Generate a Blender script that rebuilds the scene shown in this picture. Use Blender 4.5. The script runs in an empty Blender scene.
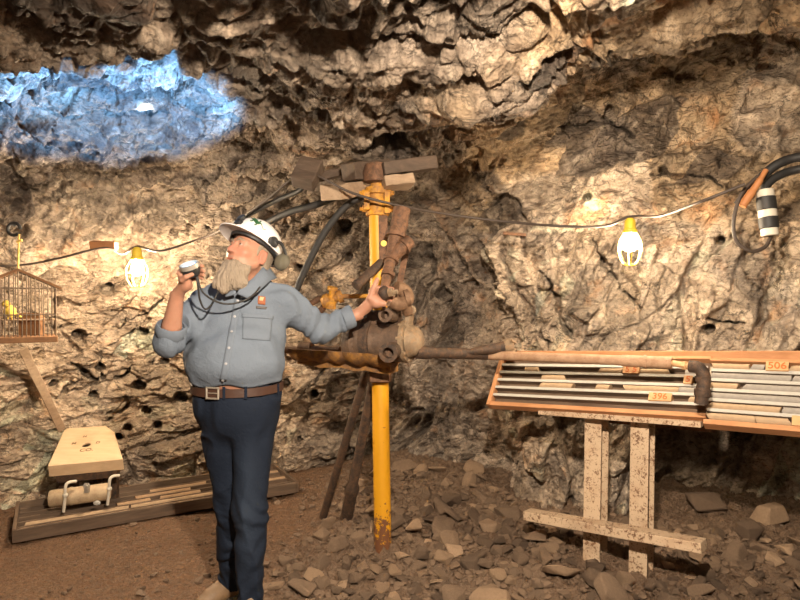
import bpy, bmesh, math, random
import numpy as np
from mathutils import Vector, Matrix, Quaternion
random.seed(7)
COL = bpy.context.scene.collection
PI = math.pi
F = 600.0            # focal length in pixels of an 800x600 frame
CZ = 1.5             # camera height

def U(px, py, d):
    """world point seen at pixel (px,py) at depth d in front of the camera"""
    return Vector(((px - 400.0) / F * d, d, CZ - (py - 300.0) / F * d))

# ------------------------------------------------------------------ noise
def _h(ix, iy, iz, seed):
    n = (ix.astype(np.uint32) * np.uint32(374761393) + iy.astype(np.uint32) * np.uint32(668265263)
         + iz.astype(np.uint32) * np.uint32(2147483647 - 1013) + np.uint32((seed * 974711 + 12345) & 0xffffffff))
    n = (n ^ (n >> np.uint32(13))) * np.uint32(1274126177)
    n = (n ^ (n >> np.uint32(15))) * np.uint32(2246822519)
    n = n ^ (n >> np.uint32(16))
    return n
def _f(n):
    return (n & np.uint32(0xffffff)).astype(np.float32) / np.float32(0xffffff)
def vnoise(p, seed=0):
    i = np.floor(p).astype(np.int32); f = (p - i).astype(np.float32)
    f = f * f * f * (f * (f * 6 - 15) + 10)
    out = 0
    for dx in (0, 1):
        wx = f[:, 0] if dx else 1 - f[:, 0]
        for dy in (0, 1):
            wy = f[:, 1] if dy else 1 - f[:, 1]
            for dz in (0, 1):
                wz = f[:, 2] if dz else 1 - f[:, 2]
                out = out + wx * wy * wz * _f(_h(i[:, 0] + dx, i[:, 1] + dy, i[:, 2] + dz, seed))
    return out * 2 - 1
def fbm(p, octv=4, seed=0, gain=0.5):
    a, s, o = 1.0, 0.0, 0
    for k in range(octv):
        o = o + a * vnoise(p, seed + k); p = p * 2.03 + 17.3; a *= gain
    return o
def worley(p, seed=0, jit=0.85):
    """F1, F2, hash of nearest cell, offset from its centre (8-neighbour search)"""
    b = np.floor(p - 0.5).astype(np.int32)
    n = len(p)
    f1 = np.full(n, 9e9, np.float32); f2 = np.full(n, 9e9, np.float32)
    hid = np.zeros(n, np.uint32); off = np.zeros((n, 3), np.float32)
    for dx in (0, 1):
        for dy in (0, 1):
            for dz in (0, 1):
                cx, cy, cz = b[:, 0] + dx, b[:, 1] + dy, b[:, 2] + dz
                h = _h(cx, cy, cz, seed)
                rx = _f(h); ry = _f(h * np.uint32(747796405) + np.uint32(77)); rz = _f((h ^ np.uint32(0x5bd1e995)) * np.uint32(2654435761))
                ox = p[:, 0] - (cx + 0.5 + (rx - .5) * jit); oy = p[:, 1] - (cy + 0.5 + (ry - .5) * jit); oz = p[:, 2] - (cz + 0.5 + (rz - .5) * jit)
                d = ox * ox + oy * oy + oz * oz
                m = d < f1
                f2 = np.where(m, f1, np.minimum(f2, d))
                f1 = np.where(m, d, f1); hid = np.where(m, h, hid)
                off[m, 0] = ox[m]; off[m, 1] = oy[m]; off[m, 2] = oz[m]
    return np.sqrt(f1), np.sqrt(f2), hid, off
def cellrand(hid, k):
    return _f((hid + np.uint32(k * 7919)) * np.uint32(2891336453) ^ (hid >> np.uint32(7)))
def facets(p, seed, tilt=0.5, step=0.4):
    """piecewise-planar field: every Voronoi cell has its own level and its own tilt"""
    f1, f2, hid, off = worley(p, seed)
    g = (cellrand(hid, 1) - .5) * off[:, 0] + (cellrand(hid, 2) - .5) * off[:, 1] + (cellrand(hid, 3) - .5) * off[:, 2]
    return (cellrand(hid, 4) - .5) * step + g * 2 * tilt, f2 - f1, hid
def sstep(a, b, x):
    t = np.clip((x - a) / (b - a), 0, 1); return t * t * (3 - 2 * t)

# ------------------------------------------------------------------ objects
def link(o, parent=None):
    COL.objects.link(o)
    if parent is not None:
        o.parent = parent
        o.matrix_parent_inverse = parent.matrix_world.inverted() if False else Matrix.Translation(-Vector(parent.location))
    return o
def tag(o, label=None, cat=None, group=None, kind=None):
    if label: o['label'] = label
    if cat: o['category'] = cat
    if group: o['group'] = group
    if kind: o['kind'] = kind
    return o
def thing(name, label, cat, loc, group=None):
    o = bpy.data.objects.new(name, None); COL.objects.link(o); o.location = loc
    o.empty_display_size = .05
    return tag(o, label, cat, group)
def mesh_np(name, V, Fq, mat, parent=None, smooth=True, tris=None):
    me = bpy.data.meshes.new(name)
    V = np.asarray(V, np.float32)
    me.vertices.add(len(V)); me.vertices.foreach_set('co', V.ravel())
    Fq = np.asarray(Fq, np.int32)
    n, k = Fq.shape
    me.loops.add(n * k); me.loops.foreach_set('vertex_index', Fq.ravel())
    me.polygons.add(n); me.polygons.foreach_set('loop_start', np.arange(0, n * k, k, dtype=np.int32))
    me.polygons.foreach_set('use_smooth', np.full(n, smooth, bool))
    me.update(calc_edges=True); me.validate()
    o = bpy.data.objects.new(name, me)
    if mat: me.materials.append(mat)
    return link(o, parent)
def obj(name, bm, mat, parent=None, smooth=None, bevel=0):
    """link a bmesh given in world coordinates as one object; its origin sits at its own centre when top-level"""
    bm.normal_update()
    me = bpy.data.meshes.new(name); bm.to_mesh(me); bm.free()
    if mat:
        for m in (mat if isinstance(mat, (list, tuple)) else [mat]): me.materials.append(m)
    o = bpy.data.objects.new(name, me)
    if smooth is not None:
        for p in me.polygons: p.use_smooth = True
        try: me.set_sharp_from_angle(angle=math.radians(smooth))
        except Exception: pass
    if bevel:
        b = o.modifiers.new('bevel', 'BEVEL'); b.width = bevel; b.segments = 2; b.limit_method = 'ANGLE'; b.angle_limit = math.radians(40)
    if parent is None:
        c = sum((Vector(v.co) for v in me.vertices), Vector()) / max(1, len(me.vertices))
        me.transform(Matrix.Translation(-c)); o.location = c
    return link(o, parent)
def frame_from(d, up=(0, 0, 1)):
    d = Vector(d).normalized(); up = Vector(up)
    if abs(d.dot(up)) > .98: up = Vector((1, 0, 0)) if abs(d.x) < .9 else Vector((0, 1, 0))
    s = d.cross(up).normalized(); u = s.cross(d).normalized()
    return s, u, d
def tube(bm, pts, r, n=10, caps=True, flat=1.0, jitter=0):
    """swept round tube through points; r a number or a list"""
    pts = [Vector(p) for p in pts]; m = len(pts)
    rs = r if isinstance(r, (list, tuple)) else [r] * m
    rings = []; s = None
    for i, p in enumerate(pts):
        d = (pts[min(i + 1, m - 1)] - pts[max(i - 1, 0)])
        if d.length < 1e-9: d = Vector((0, 0, 1))
        d.normalize()
        if s is None: s, u, _ = frame_from(d)
        else:
            s = (s - d * s.dot(d)).normalized(); u = s.cross(d).normalized()
        ring = []
        for k in range(n):
            a = 2 * PI * k / n; rr = rs[i] * (1 + (random.uniform(-jitter, jitter) if jitter else 0))
            ring.append(bm.verts.new(p + s * math.cos(a) * rr + u * math.sin(a) * rr * flat))
        rings.append(ring)
    for a, b in zip(rings, rings[1:]):
        for k in range(n):
            bm.faces.new((a[k], a[(k + 1) % n], b[(k + 1) % n], b[k]))
    if caps:
        bm.faces.new(rings[0][::-1]); bm.faces.new(rings[-1])
    return rings
def spline(pts, n=8):
    P = [Vector(p) for p in pts]; out = []
    for i in range(len(P) - 1):
        p0 = P[max(i - 1, 0)]; p1 = P[i]; p2 = P[i + 1]; p3 = P[min(i + 2, len(P) - 1)]
        for k in range(n):
            t = k / n
            out.append(0.5 * ((2 * p1) + (p2 - p0) * t + (2 * p0 - 5 * p1 + 4 * p2 - p3) * t * t + (3 * p1 - p0 - 3 * p2 + p3) * t ** 3))
    out.append(P[-1]); return out
def lathe(bm, a, d, prof, n=24, caps=True):
    """revolve (distance along d, radius) pairs around the axis a + t d"""
    a = Vector(a); s, u, d = frame_from(d); rings = []
    for t, r in prof:
        rings.append([bm.verts.new(a + d * t + (s * math.cos(2 * PI * k / n) + u * math.sin(2 * PI * k / n)) * max(r, 1e-5)) for k in range(n)])
    for p, q in zip(rings, rings[1:]):
        for k in range(n): bm.faces.new((p[k], p[(k + 1) % n], q[(k + 1) % n], q[k]))
    if caps:
        bm.faces.new(rings[0][::-1]); bm.faces.new(rings[-1])
    bmesh.ops.recalc_face_normals(bm, faces=bm.faces)
def hexa(bm, c8):
    """box from 8 corners: bottom loop of four, top loop of four"""
    v = [bm.verts.new(Vector(c)) for c in c8]
    for f in ((3, 2, 1, 0), (4, 5, 6, 7), (0, 1, 5, 4), (1, 2, 6, 5), (2, 3, 7, 6), (3, 0, 4, 7)):
        bm.faces.new([v[i] for i in f])
    return v
def box(bm, c, size, rot=None):
    c = Vector(c); x, y, z = [s / 2 for s in size]; R = rot or Matrix.Identity(3)
    return hexa(bm, [c + R @ Vector(q) for q in ((-x, -y, -z), (x, -y, -z), (x, y, -z), (-x, y, -z), (-x, -y, z), (x, -y, z), (x, y, z), (-x, y, z))])
def beam(bm, a, b, w, h, up=(0, 0, 1), twist=0, sub=1, rough=0):
    """rectangular bar from a to b, w across, h along up"""
    a = Vector(a); b = Vector(b); s, u, d = frame_from(b - a, up)
    if twist:
        q = Quaternion(d, twist); s = q @ s; u = q @ u
    rings = []
    for i in range(sub + 1):
        p = a.lerp(b, i / sub)
        rings.append([bm.verts.new(p + s * (x * w / 2 + random.uniform(-rough, rough)) + u * (y * h / 2 + random.uniform(-rough, rough))) for x, y in ((-1, -1), (1, -1), (1, 1), (-1, 1))])
    for p, q in zip(rings, rings[1:]):
        for k in range(4): bm.faces.new((p[k], p[(k + 1) % 4], q[(k + 1) % 4], q[k]))
    bm.faces.new(rings[0][::-1]); bm.faces.new(rings[-1])
    bmesh.ops.recalc_face_normals(bm, faces=bm.faces)
def NB(): return bmesh.new()
def sphere(bm, c, r, n=16, m=10, squash=(1, 1, 1)):
    mat = Matrix.Translation(Vector(c)) @ Matrix.Diagonal((*[r * s for s in squash], 1))
    bmesh.ops.create_uvsphere(bm, u_segments=n, v_segments=m, radius=1, matrix=mat)

# ------------------------------------------------------------------ materials
class NT:
    def __init__(s, name):
        s.m = bpy.data.materials.new(name); s.m.use_nodes = True
        s.t = s.m.node_tree; s.t.nodes.clear()
        s.out = s.t.nodes.new('ShaderNodeOutputMaterial'); s.b = s.t.nodes.new('ShaderNodeBsdfPrincipled')
        s.L(s.b.outputs[0], s.out.inputs[0])
        s.co = s.t.nodes.new('ShaderNodeTexCoord').outputs['Object']
    def L(s, a, b): s.t.links.new(a, b)
    def put(s, sock, v):
        if isinstance(v, bpy.types.NodeSocket): s.L(v, sock)
        elif isinstance(v, (tuple, list)) and len(v) == 3 and sock.type == 'RGBA': sock.default_value = (*v, 1)
        else: sock.default_value = v
    def map(s, scale=(1, 1, 1), rot=(0, 0, 0), loc=(0, 0, 0), co=None):
        n = s.t.nodes.new('ShaderNodeMapping'); s.L(co or s.co, n.inputs[0])
        n.inputs['Scale'].default_value = scale; n.inputs['Rotation'].default_value = rot; n.inputs['Location'].default_value = loc
        return n.outputs[0]
    def noise(s, scale=5, detail=4, rough=.55, co=None, dist=0, col=False):
        n = s.t.nodes.new('ShaderNodeTexNoise'); s.L(co or s.co, n.inputs['Vector'])
        n.inputs['Scale'].default_value = scale; n.inputs['Detail'].default_value = detail; n.inputs['Roughness'].default_value = rough; n.inputs['Distortion'].default_value = dist
        return n.outputs['Color' if col else 'Fac']
    def voro(s, scale=5, feature='F1', co=None, out='Distance', rnd=1):
        n = s.t.nodes.new('ShaderNodeTexVoronoi'); n.feature = feature; s.L(co or s.co, n.inputs['Vector'])
        n.inputs['Scale'].default_value = scale; n.inputs['Randomness'].default_value = rnd
        return n.outputs[out]
    def wave(s, scale=5, dist=2, detail=2, co=None, dr='X'):
        n = s.t.nodes.new('ShaderNodeTexWave'); s.L(co or s.co, n.inputs[0]); n.bands_direction = dr
        n.inputs['Scale'].default_value = scale; n.inputs['Distortion'].default_value = dist; n.inputs['Detail'].default_value = detail
        return n.outputs['Fac']
    def ramp(s, fac, stops, interp='LINEAR'):
        n = s.t.nodes.new('ShaderNodeValToRGB'); s.L(fac, n.inputs[0]); n.color_ramp.interpolation = interp
        e = n.color_ramp.elements
        while len(e) < len(stops): e.new(.5)
        for q, (p, c) in zip(e, stops): q.position = p; q.color = (*c, 1) if isinstance(c, (tuple, list)) else (c, c, c, 1)
        return n.outputs[0]
    def mix(s, fac, a, b, mode='MIX'):
        n = s.t.nodes.new('ShaderNodeMix'); n.data_type = 'RGBA'; n.blend_type = mode
        s.put(n.inputs[0], fac); s.put(n.inputs[6], a); s.put(n.inputs[7], b); return n.outputs[2]
    def math(s, op, a, b=0, c=0):
        n = s.t.nodes.new('ShaderNodeMath'); n.operation = op
        s.put(n.inputs[0], a); s.put(n.inputs[1], b); s.put(n.inputs[2], c); return n.outputs[0]
    def attr(s, name, out='Color'):
        n = s.t.nodes.new('ShaderNodeAttribute'); n.attribute_name = name; return n.outputs[out]
    def bump(s, h, dist=.01, strength=1, prev=None):
        n = s.t.nodes.new('ShaderNodeBump'); s.L(h, n.inputs['Height']); n.inputs['Distance'].default_value = dist; n.inputs['Strength'].default_value = strength
        if prev: s.L(prev, n.inputs['Normal'])
        return n.outputs[0]
    def done(s, col=None, rough=.6, metal=0, nrm=None, spec=None, **kw):
        if col is not None: s.put(s.b.inputs['Base Color'], col)
        s.put(s.b.inputs['Roughness'], rough); s.put(s.b.inputs['Metallic'], metal)
        if nrm is not None: s.L(nrm, s.b.inputs['Normal'])
        if spec is not None: s.put(s.b.inputs['Specular IOR Level'], spec)
        for k, v in kw.items(): s.put(s.b.inputs[k], v)
        return s.m
def simple(name, col, rough=.6, metal=0, var=.15, scale=20, bump=.0, bscale=60, **kw):
    t = NT(name); n = t.noise(scale, 5)
    c = t.mix(n, tuple(x * (1 - var) for x in col), tuple(min(1, x * (1 + var)) for x in col))
    nr = t.bump(t.noise(bscale, 4), bump, 1) if bump else None
    return t.done(c, rough, metal, nr, **kw)
# ------------------------------------------------------------------ camera
cam = bpy.data.cameras.new('camera'); camo = bpy.data.objects.new('camera', cam); COL.objects.link(camo)
cam.sensor_fit = 'HORIZONTAL'; cam.sensor_width = 36; cam.lens = 36 * F / 800; cam.clip_start = .05
camo.location = (0, 0, CZ); camo.rotation_euler = (PI / 2, 0, 0)
SC = bpy.context.scene; SC.camera = camo
SC.view_settings.view_transform = 'Standard'; SC.view_settings.look = 'None'; SC.view_settings.gamma = 1
SC.view_settings.use_curve_mapping = False; SC.view_settings.exposure = 0
w = bpy.data.worlds.new('mine'); SC.world = w; w.use_nodes = True
w.node_tree.nodes['Background'].inputs[0].default_value = (.9, .75, .6, 1); w.node_tree.nodes['Background'].inputs[1].default_value = .004

# ------------------------------------------------------------------ rock material
def rock_mat(name):
    t = NT(name)
    tint = t.attr('tint')
    n1 = t.noise(2.2, 6, .62, dist=.6); n2 = t.noise(11, 5, .6, dist=.3); n3 = t.noise(60, 3, .6)
    c = t.mix(t.ramp(n1, [(.3, 0), (.7, 1)]), (.42, .42, .43), (1.15, 1.1, 1.0))
    c = t.mix(1, c, tint, 'MULTIPLY')
    c = t.mix(t.ramp(n2, [(.42, 0), (.68, .85)]), c, t.mix(1, c, (.42, .38, .36), 'MULTIPLY'))
    pale = t.ramp(t.noise(5, 7, .66, dist=1.2), [(.55, 0), (.66, 1)])
    c = t.mix(t.math('MULTIPLY', pale, .55), c, t.mix(1, t.mix(.45, tint, (.62, .55, .46)), (1.25, 1.2, 1.12), 'MULTIPLY'))
    ox = t.ramp(t.noise(3.1, 5, .6, dist=.8, co=t.map(loc=(4, 9, 2))), [(.58, 0), (.7, 1)])
    c = t.mix(t.math('MULTIPLY', ox, .55), c, t.mix(1, c, (1.2, .72, .36), 'MULTIPLY'))
    c = t.mix(t.ramp(n3, [(.35, .0), (.75, .3)]), c, t.mix(1, c, (.55, .5, .46), 'MULTIPLY'))
    def crack_shade(scale, w, loc):  # thin dark lines in the colour, standing in for shaded fractures
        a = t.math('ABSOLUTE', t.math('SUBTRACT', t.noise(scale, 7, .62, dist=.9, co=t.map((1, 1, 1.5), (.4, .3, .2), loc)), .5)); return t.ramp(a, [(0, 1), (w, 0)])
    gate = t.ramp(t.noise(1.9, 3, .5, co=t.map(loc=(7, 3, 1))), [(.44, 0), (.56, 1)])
    c = t.mix(t.math('MULTIPLY', t.math('MULTIPLY', crack_shade(3.2, .016, (2, 5, 8)), gate), .85), c, (.035, .027, .021))
    c = t.mix(t.math('MULTIPLY', crack_shade(8.5, .020, (6, 1, 3)), .55), c, (.05, .038, .029))
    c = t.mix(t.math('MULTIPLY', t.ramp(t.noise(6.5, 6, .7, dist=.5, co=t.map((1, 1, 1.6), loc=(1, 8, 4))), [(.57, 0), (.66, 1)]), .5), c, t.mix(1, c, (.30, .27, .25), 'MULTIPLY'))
    st = t.noise(30, 6, .7, dist=.3); wco = t.map((1, 1, 1)); wn = t.t.nodes.new('ShaderNodeVectorMath'); wn.operation = 'MULTIPLY_ADD'; t.L(t.noise(6, 3, .6, col=True), wn.inputs[0]); wn.inputs[1].default_value = (.07, .07, .07); t.L(wco, wn.inputs[2])
    v0 = t.voro(11, 'F1', co=t.map((1.3, 1, 1.9), (.5, .4, .3), co=wn.outputs[0])); v = t.voro(27, 'F1', co=t.map((1, 1.2, 1.8), (.3, .7, .2), co=wn.outputs[0]))
    nb = t.bump(v0, .035, .8); nb = t.bump(v, .018, .9, nb); nb = t.bump(st, .012, 1, nb); nb = t.bump(t.noise(120, 4, .7), .006, 1, nb)
    return t.done(c, t.ramp(n2, [(.3, .55), (.7, .9)]), 0, nb, spec=.35)
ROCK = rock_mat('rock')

# ------------------------------------------------------------------ cave shell
PLAN = [(-3.0, -1.2), (-3.2, 1.0), (-3.15, 2.8), (-3.0, 4.0), (-2.5, 4.75), (-1.6, 5.05), (-0.6, 5.15), (0.15, 5.05), (0.6, 4.75), (0.85, 4.25),
        (1.3, 4.05), (1.95, 3.8), (2.6, 3.3), (3.05, 2.5), (3.25, 1.2), (3.1, -0.5), (2.4, -1.7), (0.5, -2.1), (-1.6, -2.0)]
def closed_spline(P, n=60):
    out = []; m = len(P)
    for i in range(m):
        p0, p1, p2, p3 = [np.array(P[(i + k) % m]) for k in (-1, 0, 1, 2)]
        for k in range(n):
            t = k / n
            out.append(.5 * ((2 * p1) + (p2 - p0) * t + (2 * p0 - 5 * p1 + 4 * p2 - p3) * t * t + (3 * p1 - p0 - 3 * p2 + p3) * t ** 3))
    return np.array(out)
RES = 1.0
cs = closed_spline(PLAN); cs = np.vstack([cs, cs[:1]])
seg = np.linalg.norm(np.diff(cs, axis=0), axis=1); arc = np.concatenate([[0], np.cumsum(seg)])
def arc_at(i): return arc[i * 60]
# columns: dense where the photograph looks, sparse behind the camera
u = np.concatenate([np.linspace(arc_at(0), arc_at(2), int(36 * RES), endpoint=False), np.linspace(arc_at(2), arc_at(13), int(1080 * RES), endpoint=False),
                    np.linspace(arc_at(13), arc_at(14), int(60 * RES), endpoint=False), np.linspace(arc_at(14), arc[-1], int(70 * RES), endpoint=False)])
NC = len(u)
bx = np.interp(u, arc, cs[:, 0]); by = np.interp(u, arc, cs[:, 1])
# roof height over each wall foot, and the profile from foot to the middle of the roof
ang = np.arctan2(bx, by)
hroof = 2.42 + .50 * sstep(.12, .4, ang) * (1 - sstep(1.6, 2.4, ang)) + .06 * np.sin(ang * 3)
CEN = np.array([0.1, 1.2])
nw, na, nr = int(270 * RES), int(130 * RES), int(210 * RES)
rows = []
for i in range(nw):
    s = i / nw; rows.append((.05 * s * s, -.18 / 2.4 + (.74 + .18 / 2.4) * s, 0))
for i in range(na):
    ph = PI / 2 * i / na; rows.append((.05 + .17 * (1 - math.cos(ph)), .74 + .26 * math.sin(ph), 0))
for i in range(nr + 1):
    s = i / nr; rows.append((.22 + .775 * s, 1.0, s))
R_ = np.array(rows); NR = len(R_)
fx, hz, rs = R_[:, 0][:, None], R_[:, 1][:, None], R_[:, 2][:, None]
X = bx[None] + (CEN[0] - bx[None]) * fx; Y = by[None] + (CEN[1] - by[None]) * fx
hh = hroof[None] * (1 - sstep(0, .9, rs)) + 2.52 * sstep(0, .9, rs)
Z = hz * hh
G = np.stack([X, Y, Z], -1).astype(np.float32)
du = np.roll(G, -1, 1) - np.roll(G, 1, 1); dv = np.empty_like(G); dv[1:-1] = G[2:] - G[:-2]; dv[0] = G[1] - G[0]; dv[-1] = G[-1] - G[-2]
N = np.cross(dv, du); N /= np.linalg.norm(N, axis=-1, keepdims=True) + 1e-9
if (N[5] * (G[5] - np.array([0, 1.5, 1]))).sum() > 0: N = -N      # point into the cave
P = G.reshape(-1, 3); Nf = N.reshape(-1, 3)
def rotm(ax, ay, az): return np.array((Matrix.Rotation(ax, 3, 'X') @ Matrix.Rotation(ay, 3, 'Y') @ Matrix.Rotation(az, 3, 'Z')), np.float32)
warp = np.stack([vnoise(P * 1.7, 51), vnoise(P * 1.7, 52), vnoise(P * 1.7, 53)], -1)
Pw = P + .10 * warp + .012 * np.stack([vnoise(P * 7, 54), vnoise(P * 7, 55), vnoise(P * 7, 56)], -1)
roofw = sstep(1.75, 2.15, P[:, 2])
rightw = sstep(-.4, .05, P[:, 0] + .15 * warp[:, 1]) * (1 - roofw)
# bedding: slabby on the roof, blocky on the left wall, steep sheets on the right wall
Ql = (Pw @ rotm(.5, .45, .2).T) * np.array([1.0, 1.0, 2.0], np.float32)
Qr = (Pw @ rotm(.25, -.42, .3).T) * np.array([2.1, 1.3, .70], np.float32)
Qc = (Pw @ rotm(.35, .22, .5).T) * np.array([1.0, 1.5, 1.3], np.float32)
wl = (1 - roofw - rightw)
d = (.16 - .07 * roofw) * fbm(P * .85, 3, 3)
KIND = {}
for nm, Q, wt, k in (('l', Ql, wl, (.22, .12, .055, .020)), ('r', Qr, rightw, (.24, .17, .07, .022)), ('c', Qc, roofw, (.105, .10, .075, .036))):
    m = wt > .001
    q = Q[m]; o = np.zeros(len(q), np.float32)
    a1, e1, h1 = facets(q * 1.15 + 2, 11, .62, .45); a2, e2, h2 = facets(q * 2.7 + 5, 12, .7, .5)
    a3, e3, h3 = facets(q * 6.4 + 9, 13, .75, .5); a4, e4, h4 = facets(q * 15 + 3, 14, .8, .6)
    o = k[0] * a1 + k[1] * a2 + k[2] * a3 + k[3] * a4
    o -= .05 * np.exp(-e1 / .03) * (cellrand(h1, 9) > .45) + .022 * np.exp(-e2 / .05) * (cellrand(h2, 9) > .6)
    d[m] += o * wt[m]
    top = wt[m] > .5
    for key, h in (('h1', h1), ('h2', h2), ('h3', h3)):
        if key not in KIND: KIND[key] = np.zeros(len(P), np.uint32)
        idx = np.where(m)[0][top]; KIND[key][idx] = h[top]
h1, h2, h3 = KIND['h1'], KIND['h2'], KIND['h3']
d += .009 * fbm(P * 9, 3, 21)
sh = (P[:, 0] * .92 + P[:, 2] * .38) * 4.0 + .9 * vnoise(P * 1.6, 35) + .25 * vnoise(P * 6, 36)          # steep overlapping slabs beside the drill
d += .11 * (sh - np.floor(sh) - .5) * (.55 + .45 * vnoise(P * 1.1 + 4, 37)) * sstep(.0, .3, P[:, 0]) * (1 - sstep(1.0, 1.6, P[:, 0])) * (1 - roofw) * sstep(.2, .7, P[:, 2])
# lighting cavity under the roof lip on the right: an overhanging arch
lip = np.exp(-((P[:, 1] - 2.55) / .3) ** 2) * sstep(.0, .5, P[:, 0]) * roofw
d += .16 * lip
d -= .95 * sstep(1.4, 1.75, P[:, 0]) * (1 - sstep(.6, 1.0, P[:, 2])) * sstep(1.5, 2.2, P[:, 1])     # undercut at the foot of the right wall, deepened so it falls into shadow
dg = d.reshape(NR, NC); rg = roofw.reshape(NR, NC)
for _ in range(9):          # ease only the steps that would tear the surface into needles
    bl = dg.copy(); bl[1:-1] = (dg[:-2] + 2 * dg[1:-1] + dg[2:]) / 4; bl = (np.roll(bl, 1, 1) + 2 * bl + np.roll(bl, -1, 1)) / 4
    k_ = sstep(.004, .012, np.abs(bl - dg)) * (.25 + .75 * rg); dg = dg * (1 - k_) + bl * k_
for i in range(nw + na, NR):          # near the middle of the roof the columns crowd together: average over a fixed width
    k_ = int(min(80, .75 / max(.012, 1 - R_[i, 0])))
    if k_ > 1:
        e_ = np.concatenate([dg[i, -k_:], dg[i], dg[i, :k_]]); cum = np.concatenate([[0], np.cumsum(e_)]); dg[i] = ((cum[2 * k_ + 1:] - cum[:-2 * k_ - 1]) / (2 * k_ + 1))[:NC]
d = dg.ravel()
edge = sstep(0, .05, P[:, 2] + .2)
D = P + Nf * (d * edge)[:, None]
# drill holes and cavities bored into the face
def proj(Pn):
    return 400 + F * Pn[:, 0] / np.maximum(Pn[:, 1], .01), 300 - F * (Pn[:, 2] - CZ) / np.maximum(Pn[:, 1], .01)
HOLES = [(173, 234, 4), (191, 228, 4), (57, 302, 5), (107, 288, 6), (80, 336, 6), (54, 384, 4), (95, 398, 4), (138, 387, 6), (180, 399, 6), (127, 430, 4), (157, 426, 4),
         (164, 362, 4), (118, 438, 4), (143, 333, 5), (100, 368, 4), (348, 257, 4), (305, 231, 4), (299, 268, 4), (286, 385, 4), (314, 395, 4), (343, 228, 9), (146, 412, 4),
         (708, 330, 5), (612, 115, 8), (587, 197, 4), (70, 445, 4), (210, 228, 4), (720, 240, 4), (664, 170, 4), (330, 330, 5), (20, 232, 8), (300, 440, 3), (640, 475, 6)]
PX, PY = proj(D)
vis = D[:, 1] > 2.2
Dh = D.copy()
for hx, hy, hr in HOLES:
    dd = (PX - hx) ** 2 + (PY - hy) ** 2
    k = np.where(vis, dd, 9e9).argmin(); c = D[k]; rad = hr * c[1] / F * 1.05
    nn = Nf[k]; rel = D - c; along = rel @ nn; perp = np.sqrt(np.maximum((rel ** 2).sum(1) - along ** 2, 0))
    m = (perp < rad * 1.25) & (np.abs(along) < .3)
    f = 1 - sstep(.75, 1.2, perp[m] / rad)
    Dh[m] = Dh[m] - nn * (f * .22)[:, None]
CRACKS = [[(67, 362), (80, 367), (95, 377)], [(113, 375), (137, 367), (157, 355)], [(97, 330), (120, 322), (140, 313), (167, 297)], [(107, 343), (133, 333), (147, 323)], [(82, 343), (97, 333)], [(98, 372), (102, 350)],
          [(107, 415), (118, 404), (127, 400)], [(60, 395), (72, 380), (88, 372)], [(30, 330), (50, 322), (66, 326)], [(170, 340), (180, 352)], [(592, 240), (603, 258), (610, 275), (640, 308)], [(447, 230), (470, 280), (490, 335)],
          [(470, 225), (497, 285), (520, 345)], [(505, 250), (525, 310), (552, 350)], [(540, 270), (552, 295), (572, 330)], [(430, 245), (444, 300), (452, 340)], [(655, 180), (690, 172), (720, 185)], [(560, 130), (600, 122), (640, 140)],
          [(700, 320), (725, 318), (748, 322)], [(300, 400), (318, 380), (330, 372)], [(330, 420), (352, 440), (358, 465)], [(20, 190), (80, 196), (140, 215)]]
for ck in CRACKS:
    for (x0, y0), (x1, y1) in zip(ck, ck[1:]):
        m = vis & (PX > min(x0, x1) - 12) & (PX < max(x0, x1) + 12) & (PY > min(y0, y1) - 12) & (PY < max(y0, y1) + 12)
        idx = np.where(m)[0]
        if not len(idx): continue
        qx = PX[idx] + 6 * vnoise(P[idx] * 8, 81) + 3.5 * vnoise(P[idx] * 27, 84); qy = PY[idx] + 6 * vnoise(P[idx] * 8, 82) + 3.5 * vnoise(P[idx] * 27, 85)
        tt = np.clip(((qx - x0) * (x1 - x0) + (qy - y0) * (y1 - y0)) / ((x1 - x0) ** 2 + (y1 - y0) ** 2), 0, 1)
        e = np.hypot(qx - x0 - tt * (x1 - x0), qy - y0 - tt * (y1 - y0)); wd_ = np.maximum(.2, 1.5 + 2.2 * vnoise(P[idx] * 7, 83))
        Dh[idx] -= Nf[idx] * (.13 * (1 - sstep(.6, 1.3, e / wd_)))[:, None]
D = Dh
# rock kinds: tan on the left face, grey sheets in the middle, ochre high on the right; roof brown, with its weak light painted in
def lerp(a, b, t): return a * (1 - t[:, None]) + b * t[:, None]
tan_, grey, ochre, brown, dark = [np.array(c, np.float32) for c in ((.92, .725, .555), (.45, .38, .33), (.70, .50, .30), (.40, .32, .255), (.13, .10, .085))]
nz = vnoise(P * 1.1, 71) * .35
tint = np.tile(tan_, (len(P), 1))
midw = sstep(-.75, -.25, P[:, 0] + nz * .8) * (1 - sstep(.25, .9, P[:, 0] + nz * .6)); tint = lerp(tint, grey, midw * .85)
tint = lerp(tint, np.array((.82, .69, .57), np.float32), sstep(.6, 1.2, P[:, 0] + nz) * .8)
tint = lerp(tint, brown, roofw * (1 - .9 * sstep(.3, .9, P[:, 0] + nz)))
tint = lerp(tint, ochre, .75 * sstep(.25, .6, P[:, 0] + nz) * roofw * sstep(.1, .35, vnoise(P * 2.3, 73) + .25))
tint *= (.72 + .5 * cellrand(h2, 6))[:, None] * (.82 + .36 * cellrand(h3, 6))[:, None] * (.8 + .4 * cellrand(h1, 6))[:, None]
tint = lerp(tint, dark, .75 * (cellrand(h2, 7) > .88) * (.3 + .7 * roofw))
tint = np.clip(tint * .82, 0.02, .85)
DG = D.reshape(NR, NC, 3); TG = tint.reshape(NR, NC, 3)
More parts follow.
